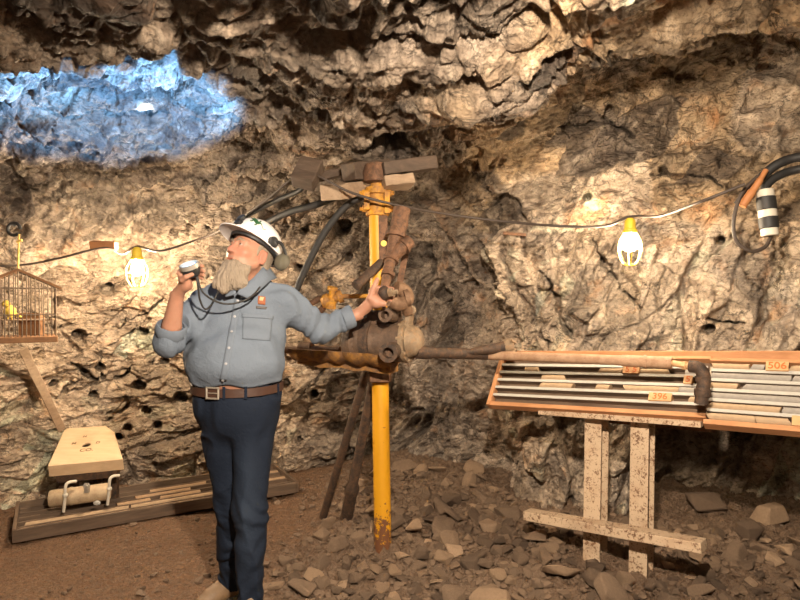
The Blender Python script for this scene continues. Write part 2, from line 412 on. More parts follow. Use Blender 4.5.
def patch(name, r0, r1, c0, c1):
    """rows r0..r1 and columns c0..c1 (wrapping) of the shell as one mesh"""
    cols = np.arange(c0, c1 + 1) % NC; rws = np.arange(r0, r1 + 1)
    V = DG[np.ix_(rws, cols)].reshape(-1, 3); T = TG[np.ix_(rws, cols)].reshape(-1, 3)
    nr_, nc_ = len(rws), len(cols)
    i = np.arange((nr_ - 1) * nc_).reshape(nr_ - 1, nc_)[:, :-1].ravel()
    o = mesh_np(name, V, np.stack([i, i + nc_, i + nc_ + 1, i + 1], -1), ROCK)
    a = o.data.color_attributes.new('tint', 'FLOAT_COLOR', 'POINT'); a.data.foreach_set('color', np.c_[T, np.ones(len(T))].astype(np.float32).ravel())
    return tag(o, kind='structure')
RW = nw + na // 2
def col_of(px, py): return int(np.argmin(np.abs(bx - px) + np.abs(by - py)))
cL, cR = col_of(-2.5, 4.75), col_of(.85, 4.25)
cB0, cB1 = col_of(3.25, 1.2), NC
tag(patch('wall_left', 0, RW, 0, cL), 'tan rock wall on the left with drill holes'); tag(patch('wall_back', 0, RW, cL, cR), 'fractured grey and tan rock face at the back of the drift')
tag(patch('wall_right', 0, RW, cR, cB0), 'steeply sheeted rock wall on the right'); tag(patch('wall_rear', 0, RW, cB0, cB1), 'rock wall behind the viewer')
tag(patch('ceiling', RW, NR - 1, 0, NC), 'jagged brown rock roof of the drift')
# wall depth lookup for things fixed on the rock
WPX, WPY = proj(D); WD = np.where((D[:, 1] > 1.2), D[:, 1], 99)
def wall_depth(px, py, r=4):
    m = (np.abs(WPX - px) < r) & (np.abs(WPY - py) < r)
    return float(WD[m].min()) if m.any() else 4.0

# ------------------------------------------------------------------ floor
def ground(x, y):
    """height of the dirt floor"""
    x = np.asarray(x, np.float64); y = np.asarray(y, np.float64)
    heap = sstep(-.75, .1, x) * sstep(2.5, 3.5, y) * .09 + sstep(3.9, 4.9, y) * .06 * sstep(-1.2, -.2, x)
    p = np.stack([np.ravel(x + 0 * y), np.ravel(y + 0 * x), np.zeros(np.size(x + 0 * y))], -1).astype(np.float32)
    n = .02 * fbm(p * 1.3, 3, 91) + .006 * fbm(p * 6, 3, 92)
    r = heap + n.reshape(np.shape(x + 0 * y))
    return r
def gz(x, y): return float(ground(np.array([x]), np.array([y]))[0])
gx = np.linspace(-3.5, 3.5, 620); gy = np.concatenate([np.linspace(-2.3, 1.6, 60, endpoint=False), np.linspace(1.6, 5.5, 560)])
XX, YY = np.meshgrid(gx, gy)
ZZ = ground(XX, YY)
pp = np.stack([XX.ravel(), YY.ravel(), 0 * XX.ravel()], -1).astype(np.float32)
rub = (sstep(-.9, -.1, XX + .25 * vnoise(pp * 1.5, 95).reshape(XX.shape)) * sstep(2.0, 2.9, YY)).ravel()
fa, fe, fh = facets(pp * 16, 96, .8, .8); fb, _, _ = facets(pp * 38, 97, .8, .8)
ZZ = ZZ + ((fa * .032 + fb * .014) * (.15 + .85 * rub) + .004 * vnoise(pp * 45, 98) + .003 * vnoise(pp * 90, 99)).reshape(XX.shape)
t = NT('dirt_floor')
rubv = t.attr('rub', 'Fac')
n = t.noise(3, 6, .6, dist=.4); n2 = t.noise(38, 5, .65); n3 = t.noise(140, 3, .6)
c = t.mix(n, (.15, .070, .033), (.26, .14, .072)); c = t.mix(t.ramp(n2, [(.4, 0), (.62, .7)]), c, (.13, .08, .048))
stone = t.mix(t.voro(22, 'F1', out='Color'), (.22, .16, .11), (.42, .32, .23)); c = t.mix(t.math('MULTIPLY', rubv, .8), c, t.mix(1, t.mix(.6, c, stone), (.62, .58, .55), 'MULTIPLY'))  # ground under the rubble darkened to stand in for shaded gaps between stones
c = t.mix(t.ramp(n3, [(.6, 0), (.72, .5)]), c, (.42, .31, .21))
nb = t.bump(n2, .02, 1); nb = t.bump(t.voro(70), .012, .8, nb); nb = t.bump(n3, .006, 1, nb)
DIRT = t.done(c, t.ramp(t.noise(9, 4), [(.4, .42), (.6, .85)]), 0, nb, spec=.5)
i = np.arange((len(gy) - 1) * len(gx)).reshape(len(gy) - 1, len(gx))[:, :-1].ravel()
fl = mesh_np('floor', np.stack([XX, YY, ZZ], -1).reshape(-1, 3), np.stack([i, i + 1, i + len(gx) + 1, i + len(gx)], -1), DIRT)
a = fl.data.attributes.new('rub', 'FLOAT', 'POINT'); a.data.foreach_set('value', rub.astype(np.float32))
tag(fl, 'brown dirt mine floor turning to broken rock on the right', kind='structure')
# ------------------------------------------------------------------ materials for things
def rust_mat(name, a, b, rough=.7, metal=.3, scale=18, spot=None):
    t = NT(name); n = t.noise(scale, 6, .65, dist=.5)
    c = t.mix(t.ramp(n, [(.38, 0), (.62, 1)]), a, b)
    if spot: c = t.mix(t.ramp(t.noise(scale * 2.2, 5, .7, co=t.map(loc=(3, 1, 7))), [(.50, 0), (.68, .8)]), c, spot)
    nb = t.bump(t.noise(scale * 4, 5, .7), .004, 1)
    return t.done(c, rough, metal, nb)
def wood_mat(name, a, b, scale=6, rough=.75, stretch=(1, 1, .08), rot=(0, 0, 0)):
    t = NT(name); co = t.map(stretch, rot)
    n = t.noise(scale * 6, 5, .6, co=co, dist=.6); m = t.noise(4, 4, .6)
    c = t.mix(t.ramp(n, [(.3, 0), (.7, 1)]), a, b); c = t.mix(t.ramp(m, [(.45, 0), (.75, .5)]), c, t.mix(1, c, (.6, .5, .42), 'MULTIPLY'))
    return t.done(c, rough, 0, t.bump(n, .002, .7))
M = {}
M['rust'] = rust_mat('rusty_iron', (.11, .055, .03), (.24, .12, .065), spot=(.06, .04, .03))
M['rust_dark'] = rust_mat('dark_iron', (.045, .032, .026), (.11, .065, .04), spot=(.17, .09, .05))
M['rust_tan'] = rust_mat('tan_iron', (.17, .095, .055), (.28, .17, .10), spot=(.16, .08, .045))
M['pipe_tan'] = rust_mat('dusty_pipe', (.36, .21, .12), (.46, .29, .18), spot=(.31, .17, .10), metal=.1)
M['yellow'] = rust_mat('worn_yellow_paint', (.80, .40, .012), (.70, .32, .01), rough=.5, metal=0, scale=7, spot=None)
t = NT('yellow_column_paint')
zz = t.t.nodes.new('ShaderNodeSeparateXYZ'); t.L(t.co, zz.inputs[0])
n = t.noise(22, 6, .7, dist=.4)
low = t.math('ADD', n, t.math('MULTIPLY', zz.outputs[2], -.42))
chip = t.ramp(t.math('ADD', t.noise(30, 6, .7), t.ramp(zz.outputs[2], [(.05, .32), (.45, .0)])), [(.66, 0), (.70, 1)])
c = t.mix(t.noise(5, 4), (.74, .36, .012), (.56, .25, .008)); c = t.mix(chip, c, (.16, .065, .03))
M['column'] = t.done(c, .5, 0, t.bump(n, .003, .6))
M['yellow_rust'] = rust_mat('rusted_yellow_paint', (.62, .29, .02), (.30, .14, .04), rough=.65, metal=.1, scale=14, spot=(.13, .06, .03))
M['cradle'] = rust_mat('rusted_orange_shell', (.36, .17, .035), (.15, .075, .035), rough=.7, metal=.1, scale=16, spot=(.08, .04, .025))
M['cap'] = rust_mat('pale_dusty_casting', (.19, .13, .08), (.31, .225, .145), rough=.7, metal=.1, scale=16, spot=(.33, .19, .09))
M['casting'] = rust_mat('brown_casting', (.085, .052, .034), (.15, .092, .058), rough=.6, metal=.3, scale=15, spot=(.08, .05, .035))
M['bolt'] = simple('bright_bolt', (.55, .48, .4), .45, .7)
M['black'] = simple('black_rubber', (.022, .02, .019), .6, 0, .3, 30)
M['cord'] = simple('brown_cord', (.06, .042, .032), .6)
M['brass'] = simple('orange_tape', (.42, .17, .06), .55)
M['white_band'] = simple('off_white_plastic', (.62, .56, .46), .5)
M['timber'] = wood_mat('old_timber', (.27, .185, .12), (.42, .30, .20), stretch=(.1, 1, 1))
M['timber_dark'] = wood_mat('dark_timber', (.055, .036, .024), (.115, .075, .05), stretch=(.1, 1, 1))
M['orange_wood'] = wood_mat('orange_wood', (.39, .175, .07), (.51, .25, .115), stretch=(.2, .2, 1))
M['pale_wood'] = wood_mat('pale_plywood', (.58, .40, .235), (.70, .51, .32), scale=3, stretch=(.15, 1, 1))
M['tag_wood'] = wood_mat('marker_block_wood', (.50, .28, .125), (.60, .36, .18), scale=8, stretch=(.2, .2, 1))
M['white_slat'] = simple('whitewashed_slat', (.40, .375, .335), .8, 0, .15, 25)
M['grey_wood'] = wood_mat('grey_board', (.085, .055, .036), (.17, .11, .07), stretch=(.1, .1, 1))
M['core_grey'] = simple('grey_core', (.27, .24, .21), .8, 0, .25, 45, .002)
M['core_brown'] = simple('brown_core', (.33, .21, .12), .8, 0, .25, 45, .002)
M['core_tan'] = simple('tan_core', (.37, .255, .155), .8, 0, .25, 45, .002)
M['ink'] = simple('orange_ink', (.50, .11, .02), .7)
M['ink_dark'] = simple('brown_ink', (.16, .09, .04), .8)
t = NT('speckled_steel')
n = t.math('ADD', t.math('MULTIPLY', t.noise(70, 5, .75, dist=.6), .7), t.math('MULTIPLY', t.noise(16, 4, .65, co=t.map(loc=(5, 2, 9))), .3)); c = t.mix(t.ramp(n, [(.525, 0), (.575, 1)]), (.58, .43, .29), (.17, .085, .045))
c = t.mix(t.ramp(t.noise(9, 4), [(.5, 0), (.75, .45)]), c, (.36, .19, .10))
M['steel'] = t.done(c, .7, .1, t.bump(n, .003, .7))
M['tin'] = simple('grey_tin', (.5, .46, .4), .4, .6)
M['drum'] = rust_mat('tan_drum', (.40, .29, .18), (.52, .39, .25), spot=(.30, .19, .11), metal=.1, scale=9)
M['wire'] = simple('cage_wire', (.15, .105, .07), .55, .4)
M['cage_wood'] = wood_mat('cage_wood', (.17, .075, .03), (.27, .13, .05), stretch=(.1, 1, 1))
M['guard'] = simple('yellow_guard', (.80, .56, .05), .5)
t = NT('lit_bulb'); e = t.t.nodes.new('ShaderNodeEmission'); e.inputs[0].default_value = (1, .80, .55, 1); e.inputs[1].default_value = 1; t.L(e.outputs[0], t.out.inputs[0]); BULB = t.m; BULB_E = e; BULB2 = BULB.copy(); BULB2.name = 'lit_bulb_far'
def rockstone(name, a, b):
    t = NT(name); n = t.noise(9, 6, .65); rnd = t.t.nodes.new('ShaderNodeObjectInfo').outputs['Random']
    c = t.mix(n, a, b); c = t.mix(1, c, t.ramp(rnd, [(0, (.42, .38, .36)), (.5, (.85, .80, .76)), (.88, (1.2, 1.12, 1.02)), (1, (1.75, 1.68, 1.6))]), 'MULTIPLY')
    return t.done(c, .85, 0, t.bump(t.noise(30, 6, .7), .012, 1))
M['stone'] = rockstone('broken_rock', (.20, .135, .09), (.40, .29, .20))

# ------------------------------------------------------------------ rock drill on its yellow column
CB = Vector((-.098, 3.46, gz(-.098, 3.46) - .03)); CT = Vector((-.133, 3.46, 2.14))
def colpt(z): return CB.lerp(CT, (z - CB.z) / (CT.z - CB.z))
col = thing('drill_column', 'worn yellow steel column with rusty jack head standing upright in the broken rock', 'column', CB)
b = NB(); tube(b, [CB, CT], .049, 28); obj('pole', b, M['column'], col, 40)
b = NB(); lathe(b, colpt(1.985), (0, 0, 1), [(0, .05), (0, .066), (.05, .068), (.055, .058), (.12, .058), (.125, .072), (.16, .072), (.165, .04), (.22, .036)], 20)
for s, zz_ in ((1, 2.02), (-1, 2.02), (1, 2.11), (-1, 2.11)):
    lathe(b, colpt(zz_) + Vector((s * .05, -.03, 0)), (s, -.25, 0), [(0, .02), (.035, .02), (.035, .012), (.05, .012)], 6)
box(b, colpt(2.06) + Vector((-.055, -.05, 0)), (.03, .06, .10)); box(b, colpt(2.06) + Vector((.06, -.05, -.01)), (.03, .05, .12))
obj('jack_head', b, M['yellow_rust'], col, 35)
b = NB(); beam(b, colpt(1.70) + Vector((.034, -.058, 0)), colpt(1.98) + Vector((.034, -.058, 0)), .05, .016, (0, 1, 0)); obj('slotted_bar', b, M['rust'], col, bevel=.003)
b = NB(); lathe(b, colpt(1.82) + Vector((.036, -.066, 0)), (0, -1, 0), [(0, .017), (.008, .017), (.008, .009), (.003, .009)], 14); obj('eye_ring', b, M['guard'], col, 40)
b = NB(); lathe(b, colpt(1.03), (0, 0, 1), [(0, .052), (0, .066), (.07, .066), (.07, .052)], 24)
box(b, colpt(1.065) + Vector((0, -.08, 0)), (.11, .06, .05)); obj('clamp_collar', b, M['rust'], col, 40, .004)

DRL = Vector((0, 3.22, 1.26))
drill = thing('rock_drill', 'rusty brown rock drill with pale domed end, clamped on the yellow column', 'drill', DRL)
A0 = U(348, 343, 3.36); A1 = U(412, 341, 3.22); ax = (A1 - A0).normalized(); Ln = (A1 - A0).length
b = NB(); lathe(b, A0, ax, [(.02, .06), (.02, .125), (.045, .135), (.07, .135), (.085, .118), (.13, .118), (.14, .112), (Ln * .93, .112), (Ln * .93, .06)], 36); obj('cylinder', b, M['casting'], drill, 35)
b = NB(); lathe(b, A0 + ax * .115, ax, [(0, .11), (0, .122), (.055, .122), (.055, .11)], 36); obj('band', b, M['rust_dark'], drill, 35)
b = NB(); lathe(b, A0 + ax * (Ln * .90), ax, [(0, .08), (0, .116), (.022, .116), (.022, .08)], 32)
s_, u_, _ = frame_from(ax)
for k in range(8):
    a = 2 * PI * k / 8 + .2
    lathe(b, A0 + ax * (Ln * .90 - .012) + (s_ * math.cos(a) + u_ * math.sin(a)) * .106, ax, [(0, .011), (.042, .011)], 6)
obj('bolted_flange', b, M['cap'], drill, 30)
b = NB(); lathe(b, A0 + ax * (Ln * .97), ax, [(0, .092)] + [(.010 + .066 * math.sin(q * PI / 16), .086 * math.cos(q * PI / 16)) for q in range(8)] + [(.076, .004)], 32); obj('domed_cap', b, M['cap'], drill, 40)
b = NB(); top = A0 + ax * (Ln * .94)
beam(b, top + Vector((0, 0, .08)), top + Vector((.015, 0, .18)), .07, .026, ax); lathe(b, top + Vector((.015, -.012, .165)), (.3, -1, .2), [(-.02, .026), (.02, .026), (.02, .012), (.012, .012)], 16)
obj('lug', b, M['cap'], drill, 40, .004)
def port(px, py, d, r, ln, dr, mat):
    b = NB(); p = U(px, py, d); lathe(b, p + Vector(dr).normalized() * -ln, dr, [(0, r), (ln - .012, r), (ln - .012, r * 1.18), (ln, r * 1.18), (ln, r * .68), (ln - .05, r * .66), (ln - .05, .002)], 20, caps=False); obj('port', b, mat, drill, 40)
port(388, 353, 3.03, .042, .12, (-.25, -1, -.05), M['rust_dark']); port(385, 315, 3.08, .032, .12, (-.35, -1, .1), M['casting'])
b = NB(); v0 = A0.lerp(A1, .5) + Vector((0, 0, .13)); beam(b, v0 - ax * .09, v0 + ax * .12, .10, .09, (0, 0, 1))
for k in (-.05, .03, .10): lathe(b, v0 + ax * k + Vector((0, -.045, .03)), (0, 0, 1), [(0, .012), (.035, .012)], 6)
obj('valve_chest', b, M['rust_dark'], drill, 40, .012)
# cradle (feed shell) below and behind
b = NB(); c0 = U(303, 352, 3.50); c1 = U(394, 358, 3.26)
prof = []
for a in (c0, c1):
    pass
d_ = (c1 - c0).normalized(); s_, u_, _ = frame_from(d_)
def trough(b, a, e, r0, r1, n=10, m=14):
    rings = []
    for i in range(m + 1):
        p = a.lerp(e, i / m); wob = 1 + .10 * math.sin(i * 2.1) + random.uniform(-.04, .04)
        rings.append([[b.verts.new(p + (s_ * math.cos(PI + PI * k / n) * rr * 1.1 + u_ * math.sin(PI + PI * k / n) * rr * .62)) for k in range(n + 1)] for rr in (r0 * wob, r1 * wob)])
    for i in range(m):
        for k in range(n):
            b.faces.new((rings[i][0][k], rings[i][0][k + 1], rings[i + 1][0][k + 1], rings[i + 1][0][k]))
            b.faces.new((rings[i][1][k], rings[i + 1][1][k], rings[i + 1][1][k + 1], rings[i][1][k + 1]))
        for k in (0, n): b.faces.new((rings[i][0][k], rings[i + 1][0][k], rings[i + 1][1][k], rings[i][1][k]))
    for i in (0, m):
        for k in range(n): b.faces.new((rings[i][0][k], rings[i][1][k], rings[i][1][k + 1], rings[i][0][k + 1]))
    bmesh.ops.recalc_face_normals(b, faces=b.faces)
trough(b, c0 + u_ * .03, c1 + u_ * .03, .135, .105)
beam(b, c0 - u_ * .045, c1 - u_ * .05, .11, .05, u_, sub=8, rough=.008); obj('feed_cradle', b, M['cradle'], drill, 50)
b = NB(); tube(b, [U(282, 350, 3.52), U(340, 350, 3.42)], .022, 14); tube(b, [U(300, 350, 3.50), U(312, 350, 3.48)], .045, 16); obj('feed_screw', b, M['rust_tan'], drill, 40)
# inlet pipe work above the drill
b = NB(); tube(b, [U(402, 209, 3.30), U(399, 226, 3.28), U(395, 240, 3.27)], [.048, .046, .040], 18)
lathe(b, U(396, 233, 3.27), U(391, 262, 3.24) - U(396, 233, 3.27), [(0, .058), (.022, .058)], 14)
tube(b, [U(395, 240, 3.27), U(391, 258, 3.25), U(387, 275, 3.2)], [.038, .032, .028], 16)
lathe(b, U(391, 259, 3.25), U(387, 275, 3.2) - U(391, 259, 3.25), [(0, .044), (.018, .044)], 12)
lathe(b, U(388, 273, 3.2), U(386, 284, 3.17) - U(388, 273, 3.2), [(0, .040), (.02, .040)], 6)
tube(b, [U(387, 275, 3.2), U(385, 290, 3.16)], .026, 14); obj('inlet_pipe', b, M['rust'], drill, 40)
b = NB(); tube(b, [U(393, 256, 3.25), U(401, 248, 3.25), U(410, 241, 3.27)], [.034, .040, .038], 16); lathe(b, U(403, 247, 3.25), U(410, 241, 3.27) - U(403, 247, 3.25), [(0, .046), (.015, .046)], 14); obj('tee_fitting', b, M['rust'], drill, 40)
b = NB(); tube(b, spline([U(390, 300, 3.12), U(400, 304, 3.14), U(407, 299, 3.18), U(404, 291, 3.2), U(396, 288, 3.18)], 6), .038, 16)
for q in ((397, 303), (407, 298)): lathe(b, U(q[0], q[1], 3.15), (.9, .1, .2), [(-.012, .047), (.012, .047)], 14)
tube(b, [U(404, 302, 3.15), U(408, 312, 3.2)], .03, 12); obj('hose_elbow', b, M['rust_tan'], drill, 40)
b = NB(); KN = U(384, 293, 3.06); sphere(b, KN, .036, 18, 12, (.85, 1, 1.05)); obj('throttle_knob', b, M['rust_dark'], drill, 60)
b = NB(); lathe(b, KN + Vector((.012, -.01, .0)), (.8, -.25, .1), [(.012, .024), (.035, .024), (.035, .012), (.06, .012)], 6); tube(b, [KN, U(396, 298, 3.14)], .02, 12); obj('knob_nut', b, M['cap'], drill, 30)
b = NB(); tube(b, [U(383, 261, 3.42), U(357, 285, 3.30)], .026, 14); lathe(b, U(358, 284, 3.305), U(357, 285, 3.30) - U(383, 261, 3.42), [(0, .030), (.02, .030)], 12); obj('crank_arm', b, M['rust_dark'], drill, 40)
b = NB(); beam(b, U(406, 252, 3.4), U(397, 296, 3.3), .035, .012, (0, -1, 0)); obj('strap_bar', b, M['rust'], drill, bevel=.003)

b = NB(); s0, s1 = U(416, 352, 3.20), U(497, 355, 3.40); tube(b, [s0, s1], .030, 16); tube(b, [s0, s0.lerp(s1, .18)], .036, 16)
o = obj('drill_steel', b, M['rust_dark'], None, 40); tag(o, 'dark brown drill steel running out from the pale domed end of the rock drill', 'drill steel')
bit = thing('bit_rod', 'short dark rod with a pale winged bit above the left end of the dusty pipe', 'drill bit', U(480, 350, 3.33))
b = NB(); tube(b, [U(462, 353, 3.30), U(492, 349, 3.34), U(505, 347, 3.35)], [.014, .030, .034], 16); obj('rod', b, M['rust_dark'], bit, 40)
b = NB(); e0 = U(504, 347, 3.35); dd_ = (U(513, 346, 3.35) - e0).normalized(); lathe(b, e0, dd_, [(0, .034), (.02, .042), (.05, .04), (.05, .018)], 12)
s_, u_, _ = frame_from(dd_)
for k in range(4):
    a = PI / 4 + k * PI / 2; q = s_ * math.cos(a) + u_ * math.sin(a); beam(b, e0 + dd_ * .03 + q * .012, e0 + dd_ * .055 + q * .042, .018, .03, dd_)
obj('bit', b, M['cap'], bit, 40)

# fittings behind the man's arm
fit = thing('valve_fitting', 'small yellow painted valve behind the outstretched arm, left of the yellow column', 'valve', U(335, 298, 3.62))
b = NB(); v = U(330, 298, 3.62); lathe(b, v - Vector((.05, 0, .03)), (1, 0, .35), [(0, .03), (.02, .045), (.05, .045), (.055, .028), (.10, .028), (.105, .04), (.13, .04)], 12); lathe(b, v + Vector((0, 0, -.06)), (.15, -.2, 1), [(0, .035), (.06, .035), (.07, .02), (.11, .02), (.11, .032), (.13, .032)], 8); obj('body', b, M['yellow_rust'], fit, 35)
b = NB(); tube(b, [v + Vector((.03, 0, .01)), U(386, 296, 3.55)], .014, 10); obj('stem', b, M['yellow_rust'], fit, 40)
b = NB(); tube(b, [v + Vector((-.05, 0, 0)), U(306, 306, 3.65)], .018, 10); tube(b, [v + Vector((-.02, .02, -.03)), U(318, 314, 3.66)], .02, 10); obj('pipe_stub', b, M['rust'], fit, 40)

# leaning steels left of the column
def bar(pts, r, label):
    b = NB(); tube(b, pts, r, 12); o = obj('steel_bar', b, M['rust_dark'], None, 40); tag(o, label, 'steel bar', 'steel bars leaning beside the yellow column'); return o
g1 = gz(-.52, 4.08)
bar([Vector((-.525, 4.08, g1 + .0)), U(367, 370, 3.62)], .026, 'slim dark steel bar leaning on the drill, farther left of the two')
b0 = Vector((-.36, 4.02, gz(-.36, 4.02))); b1 = U(373, 384, 3.60)
bar([b0, b0.lerp(b1, .18), b0.lerp(b1, .22), b0.lerp(b1, .25), b0.lerp(b1, .29), b1], [.042, .038, .047, .047, .032, .030], 'thicker brown steel bar with a collar near its foot, close to the yellow column')

# ------------------------------------------------------------------ timber head blocks over the column
def block(a, e, w, h, mat, label, tw=0, name='timber_block', cat='timber'):
    b = NB(); beam(b, a, e, w, h, (0, 0, 1), tw, 5, .004); o = obj(name, b, mat, None, bevel=.006); tag(o, label, cat, 'timber blocking above the column'); return o
block(U(330, 193, 3.42), U(372, 184, 3.70), .16, .085, M['timber'], 'timber block with a pale sawn end, left of the yellow jack head', .1)
block(U(383, 184, 3.40), U(412, 181, 3.44), .12, .062, M['timber'], 'short pale timber block on the right of the yellow jack head', -.15)
block(U(348, 172, 3.46), U(384, 168, 3.62), .14, .10, M['timber_dark'], 'thick brown timber block with a pale left edge above the jack head', .05)
block(U(380, 170, 3.44), U(432, 163, 3.52), .2, .075, M['timber_dark'], 'dark plank against the roof running right from the jack head', .1)
block(U(302, 184, 3.30), U(313, 163, 3.38), .13, .09, M['timber_dark'], 'dark squared timber end jutting from the roof, left of the other blocks', .5)
block(U(316, 177, 3.66), U(352, 171, 3.75), .10, .05, M['timber_dark'], 'narrow dark timber wedged between the squared timber end and the pale block')
b = NB(); lathe(b, CT + Vector((0, 0, .03)), (0, 0, 1), [(0, .04), (.01, .075), (.06, .085), (.11, .07), (.12, .04)], 14); tag(obj('head_plate', b, M['rust'], None, 40), 'round rusty bearing plate on top of the yellow jack head', 'plate')

def hose(name, pts, r, mat, label, cat, group=None, n=8, sides=8):
    b = NB(); tube(b, spline(pts, n), r, sides); o = obj(name, b, mat, None, 60); return tag(o, label, cat, group)
hose('air_hose', [U(362, 197, 3.58), U(345, 207, 3.6), U(325, 232, 3.62), U(309, 262, 3.64), U(296, 292, 3.66), U(288, 325, 3.7)], .021, M['black'], 'thick black hose curving down behind the man from the jack head', 'hose', sides=12)
hose('power_cable', [U(240, 246, 4.2), U(262, 226, 4.0), U(290, 212, 3.85), U(318, 204, 3.75), U(352, 190, 3.7)], .022, M['black'], 'dark cable running under the roof behind the white helmet', 'cable', sides=10)
hose('power_cable', [U(246, 216, 4.0), U(275, 201, 3.85), U(300, 190, 3.7), U(306, 180, 3.62)], .016, M['black'], 'dark cable running up from the helmet to the squared timber end', 'cable', sides=10)

# ------------------------------------------------------------------ core trays on the right
RD = Vector((.8, -.6, 0)); SL = Vector((.066, .19, .245))
class Tray:
    def __init__(s, o, e, sl, rows):
        s.o, s.e, s.sl, s.rows = Vector(o), Vector(e), Vector(sl), rows
        s.r = (s.e - s.o).normalized(); s.L = (s.e - s.o).length; s.s = (s.sl - s.r * s.sl.dot(s.r)); s.W = s.s.length; s.s.normalize(); s.n = s.r.cross(s.s).normalized()
        if s.n.y > 0 and abs(s.n.z) < .99 or s.n.z < 0: s.n = -s.n
    def P(s, t, w, h=0): return s.o + s.r * t + s.s * w + s.n * h
    def t_of(s, px, w, h=0):
        a = s.P(0, w, h); k = (px - 400) / F
        return (k * a.y - a.x) / (s.r.x - k * s.r.y)
    def rowc(s, i): return s.W * (1 - (i + .5) / s.rows)
    def strip(s, b, t0, t1, w0, w1, h0, h1):
        hexa(b, [s.P(t0, w0, h0), s.P(t1, w0, h0), s.P(t1, w1, h0), s.P(t0, w1, h0), s.P(t0, w0, h1), s.P(t1, w0, h1), s.P(t1, w1, h1), s.P(t0, w1, h1)])
        bmesh.ops.recalc_face_normals(b, faces=b.faces)
    def build(s, label, wood, slat, group, dep=.05, inner=None, ends=(1, 1), low=.002):
        th = thing('core_tray', label, 'core tray', s.P(s.L / 2, s.W / 2, -dep), group)
        def p(name, *a, mat=wood, bev=.002):
            b = NB(); s.strip(b, *a); return obj(name, b, mat, th, bevel=bev)
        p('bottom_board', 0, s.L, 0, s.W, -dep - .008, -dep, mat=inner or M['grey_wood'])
        p('front_rail', -.01, s.L + .01, -.022, .003, -dep - .008, .006); p('back_rail', -.01, s.L + .01, s.W - .003, s.W + .015, -dep - .008, .004)
        if ends[0]: p('end_board', -.022, 0, -.022, s.W + .015, -dep - .008, .012)
        if ends[1]: p('end_board', s.L, s.L + .022, -.022, s.W + .015, -dep - .008, .012)
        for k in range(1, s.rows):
            w = s.W * k / s.rows; p('divider', 0, s.L, w - .008, w + .008, -dep, -low, mat=inner or M['grey_wood'], bev=.001)  # divider sides coloured dark to stand in for shade in the channels
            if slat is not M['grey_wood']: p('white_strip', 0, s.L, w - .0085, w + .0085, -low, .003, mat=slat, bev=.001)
        return th
CORES = []
def core(tr, row, px0, px1, r, mat, label, group, dep=.036, name='core_sample'):
    w = tr.rowc(row); t0 = max(.004, tr.t_of(px0, w, -dep + r)); t1 = min(tr.L - .004, tr.t_of(px1, w, -dep + r))
    if t1 - t0 < .015: return
    b = NB(); m = max(2, int((t1 - t0) / .05)); n = 14
    rings = tube(b, [tr.P(t0 + (t1 - t0) * i / m, w, -dep + r) for i in range(m + 1)], [r * random.uniform(.97, 1.02) for _ in range(m + 1)], n)
    sk0, sk1 = random.uniform(-.012, .012), random.uniform(-.012, .012)
    for rg, sk in ((rings[0], sk0), (rings[-1], sk1)):
        for k, v in enumerate(rg): v.co += tr.r * (sk * math.cos(2 * PI * k / n + 1) + random.uniform(-.003, .003))
    o = obj(name, b, mat, None, 50); tag(o, label, 'rock core', group); return o
def text_mesh(txt, size, org, xd, yd, nrm, mat, parent, name='lettering', depth=.0006):
    cu = bpy.data.curves.new('txt', 'FONT'); cu.body = txt; cu.size = size; cu.align_x = 'CENTER'; cu.align_y = 'CENTER'; cu.extrude = depth; cu.offset = size * .012
    tmp = bpy.data.objects.new('txt', cu); COL.objects.link(tmp); dg = bpy.context.evaluated_depsgraph_get(); me = bpy.data.meshes.new_from_object(tmp.evaluated_get(dg))
    bpy.data.objects.remove(tmp); bpy.data.curves.remove(cu)
    xd, yd, nrm = Vector(xd).normalized(), Vector(yd).normalized(), Vector(nrm).normalized()
    me.transform(Matrix(((xd.x, yd.x, nrm.x, org[0]), (xd.y, yd.y, nrm.y, org[1]), (xd.z, yd.z, nrm.z, org[2]), (0, 0, 0, 1))))
    me.materials.clear(); me.materials.append(mat); me.name = name
    return link(bpy.data.objects.new(name, me), parent)
def marker(tr, row, px0, px1, txt, label, dep=.036):
    w = tr.rowc(row); t0, t1 = tr.t_of(px0, w, 0), tr.t_of(px1, w, 0); hw = tr.W / tr.rows * .44
    b = NB(); tr.strip(b, t0, t1, w - hw, w + hw, -dep, .012); o = obj('marker_block', b, M['tag_wood'], None, bevel=.002)
    tag(o, label, 'marker block', 'numbered wooden marker blocks in the core trays')
    if txt: text_mesh(txt, hw * 2.1, tr.P((t0 + t1) / 2, w, .0128), tr.r, tr.s, tr.n, M['ink'], o)
TA = Tray(U(491, 402, 3.55), U(704, 414, 2.86), SL, 6); TB = Tray(U(706, 420, 2.80), Vector((2.03, 2.35, .962)), SL * 1.06, 6)
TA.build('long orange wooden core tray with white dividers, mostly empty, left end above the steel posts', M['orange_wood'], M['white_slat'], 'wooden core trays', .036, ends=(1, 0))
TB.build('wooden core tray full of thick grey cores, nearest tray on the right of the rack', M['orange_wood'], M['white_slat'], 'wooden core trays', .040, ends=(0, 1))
GA, GB = 'rock cores in the long rack tray', 'rock cores in the near rack tray'
rA, rB = .0205, .0195
core(TA, 1, 526, 539, rA, M['core_tan'], 'shortest tan core, alone near the left end of the second channel', GA)
core(TA, 1, 600, 623, rA, M['core_tan'], 'orange tan core just left of the scribbled wooden block', GA)
core(TA, 1, 641, 670, rA, M['core_tan'], 'tan core just right of the scribbled wooden block', GA)
core(TA, 2, 543, 566, rA, M['core_tan'], 'short tan core with a broken right end in the third channel', GA)
core(TA, 3, 541, 573, rA, M['core_tan'], 'brownish core at the left of the fourth channel of the long tray', GA)
core(TA, 3, 597, 610, rA, M['core_tan'], 'stubby tan core between two longer ones in the fourth channel', GA)
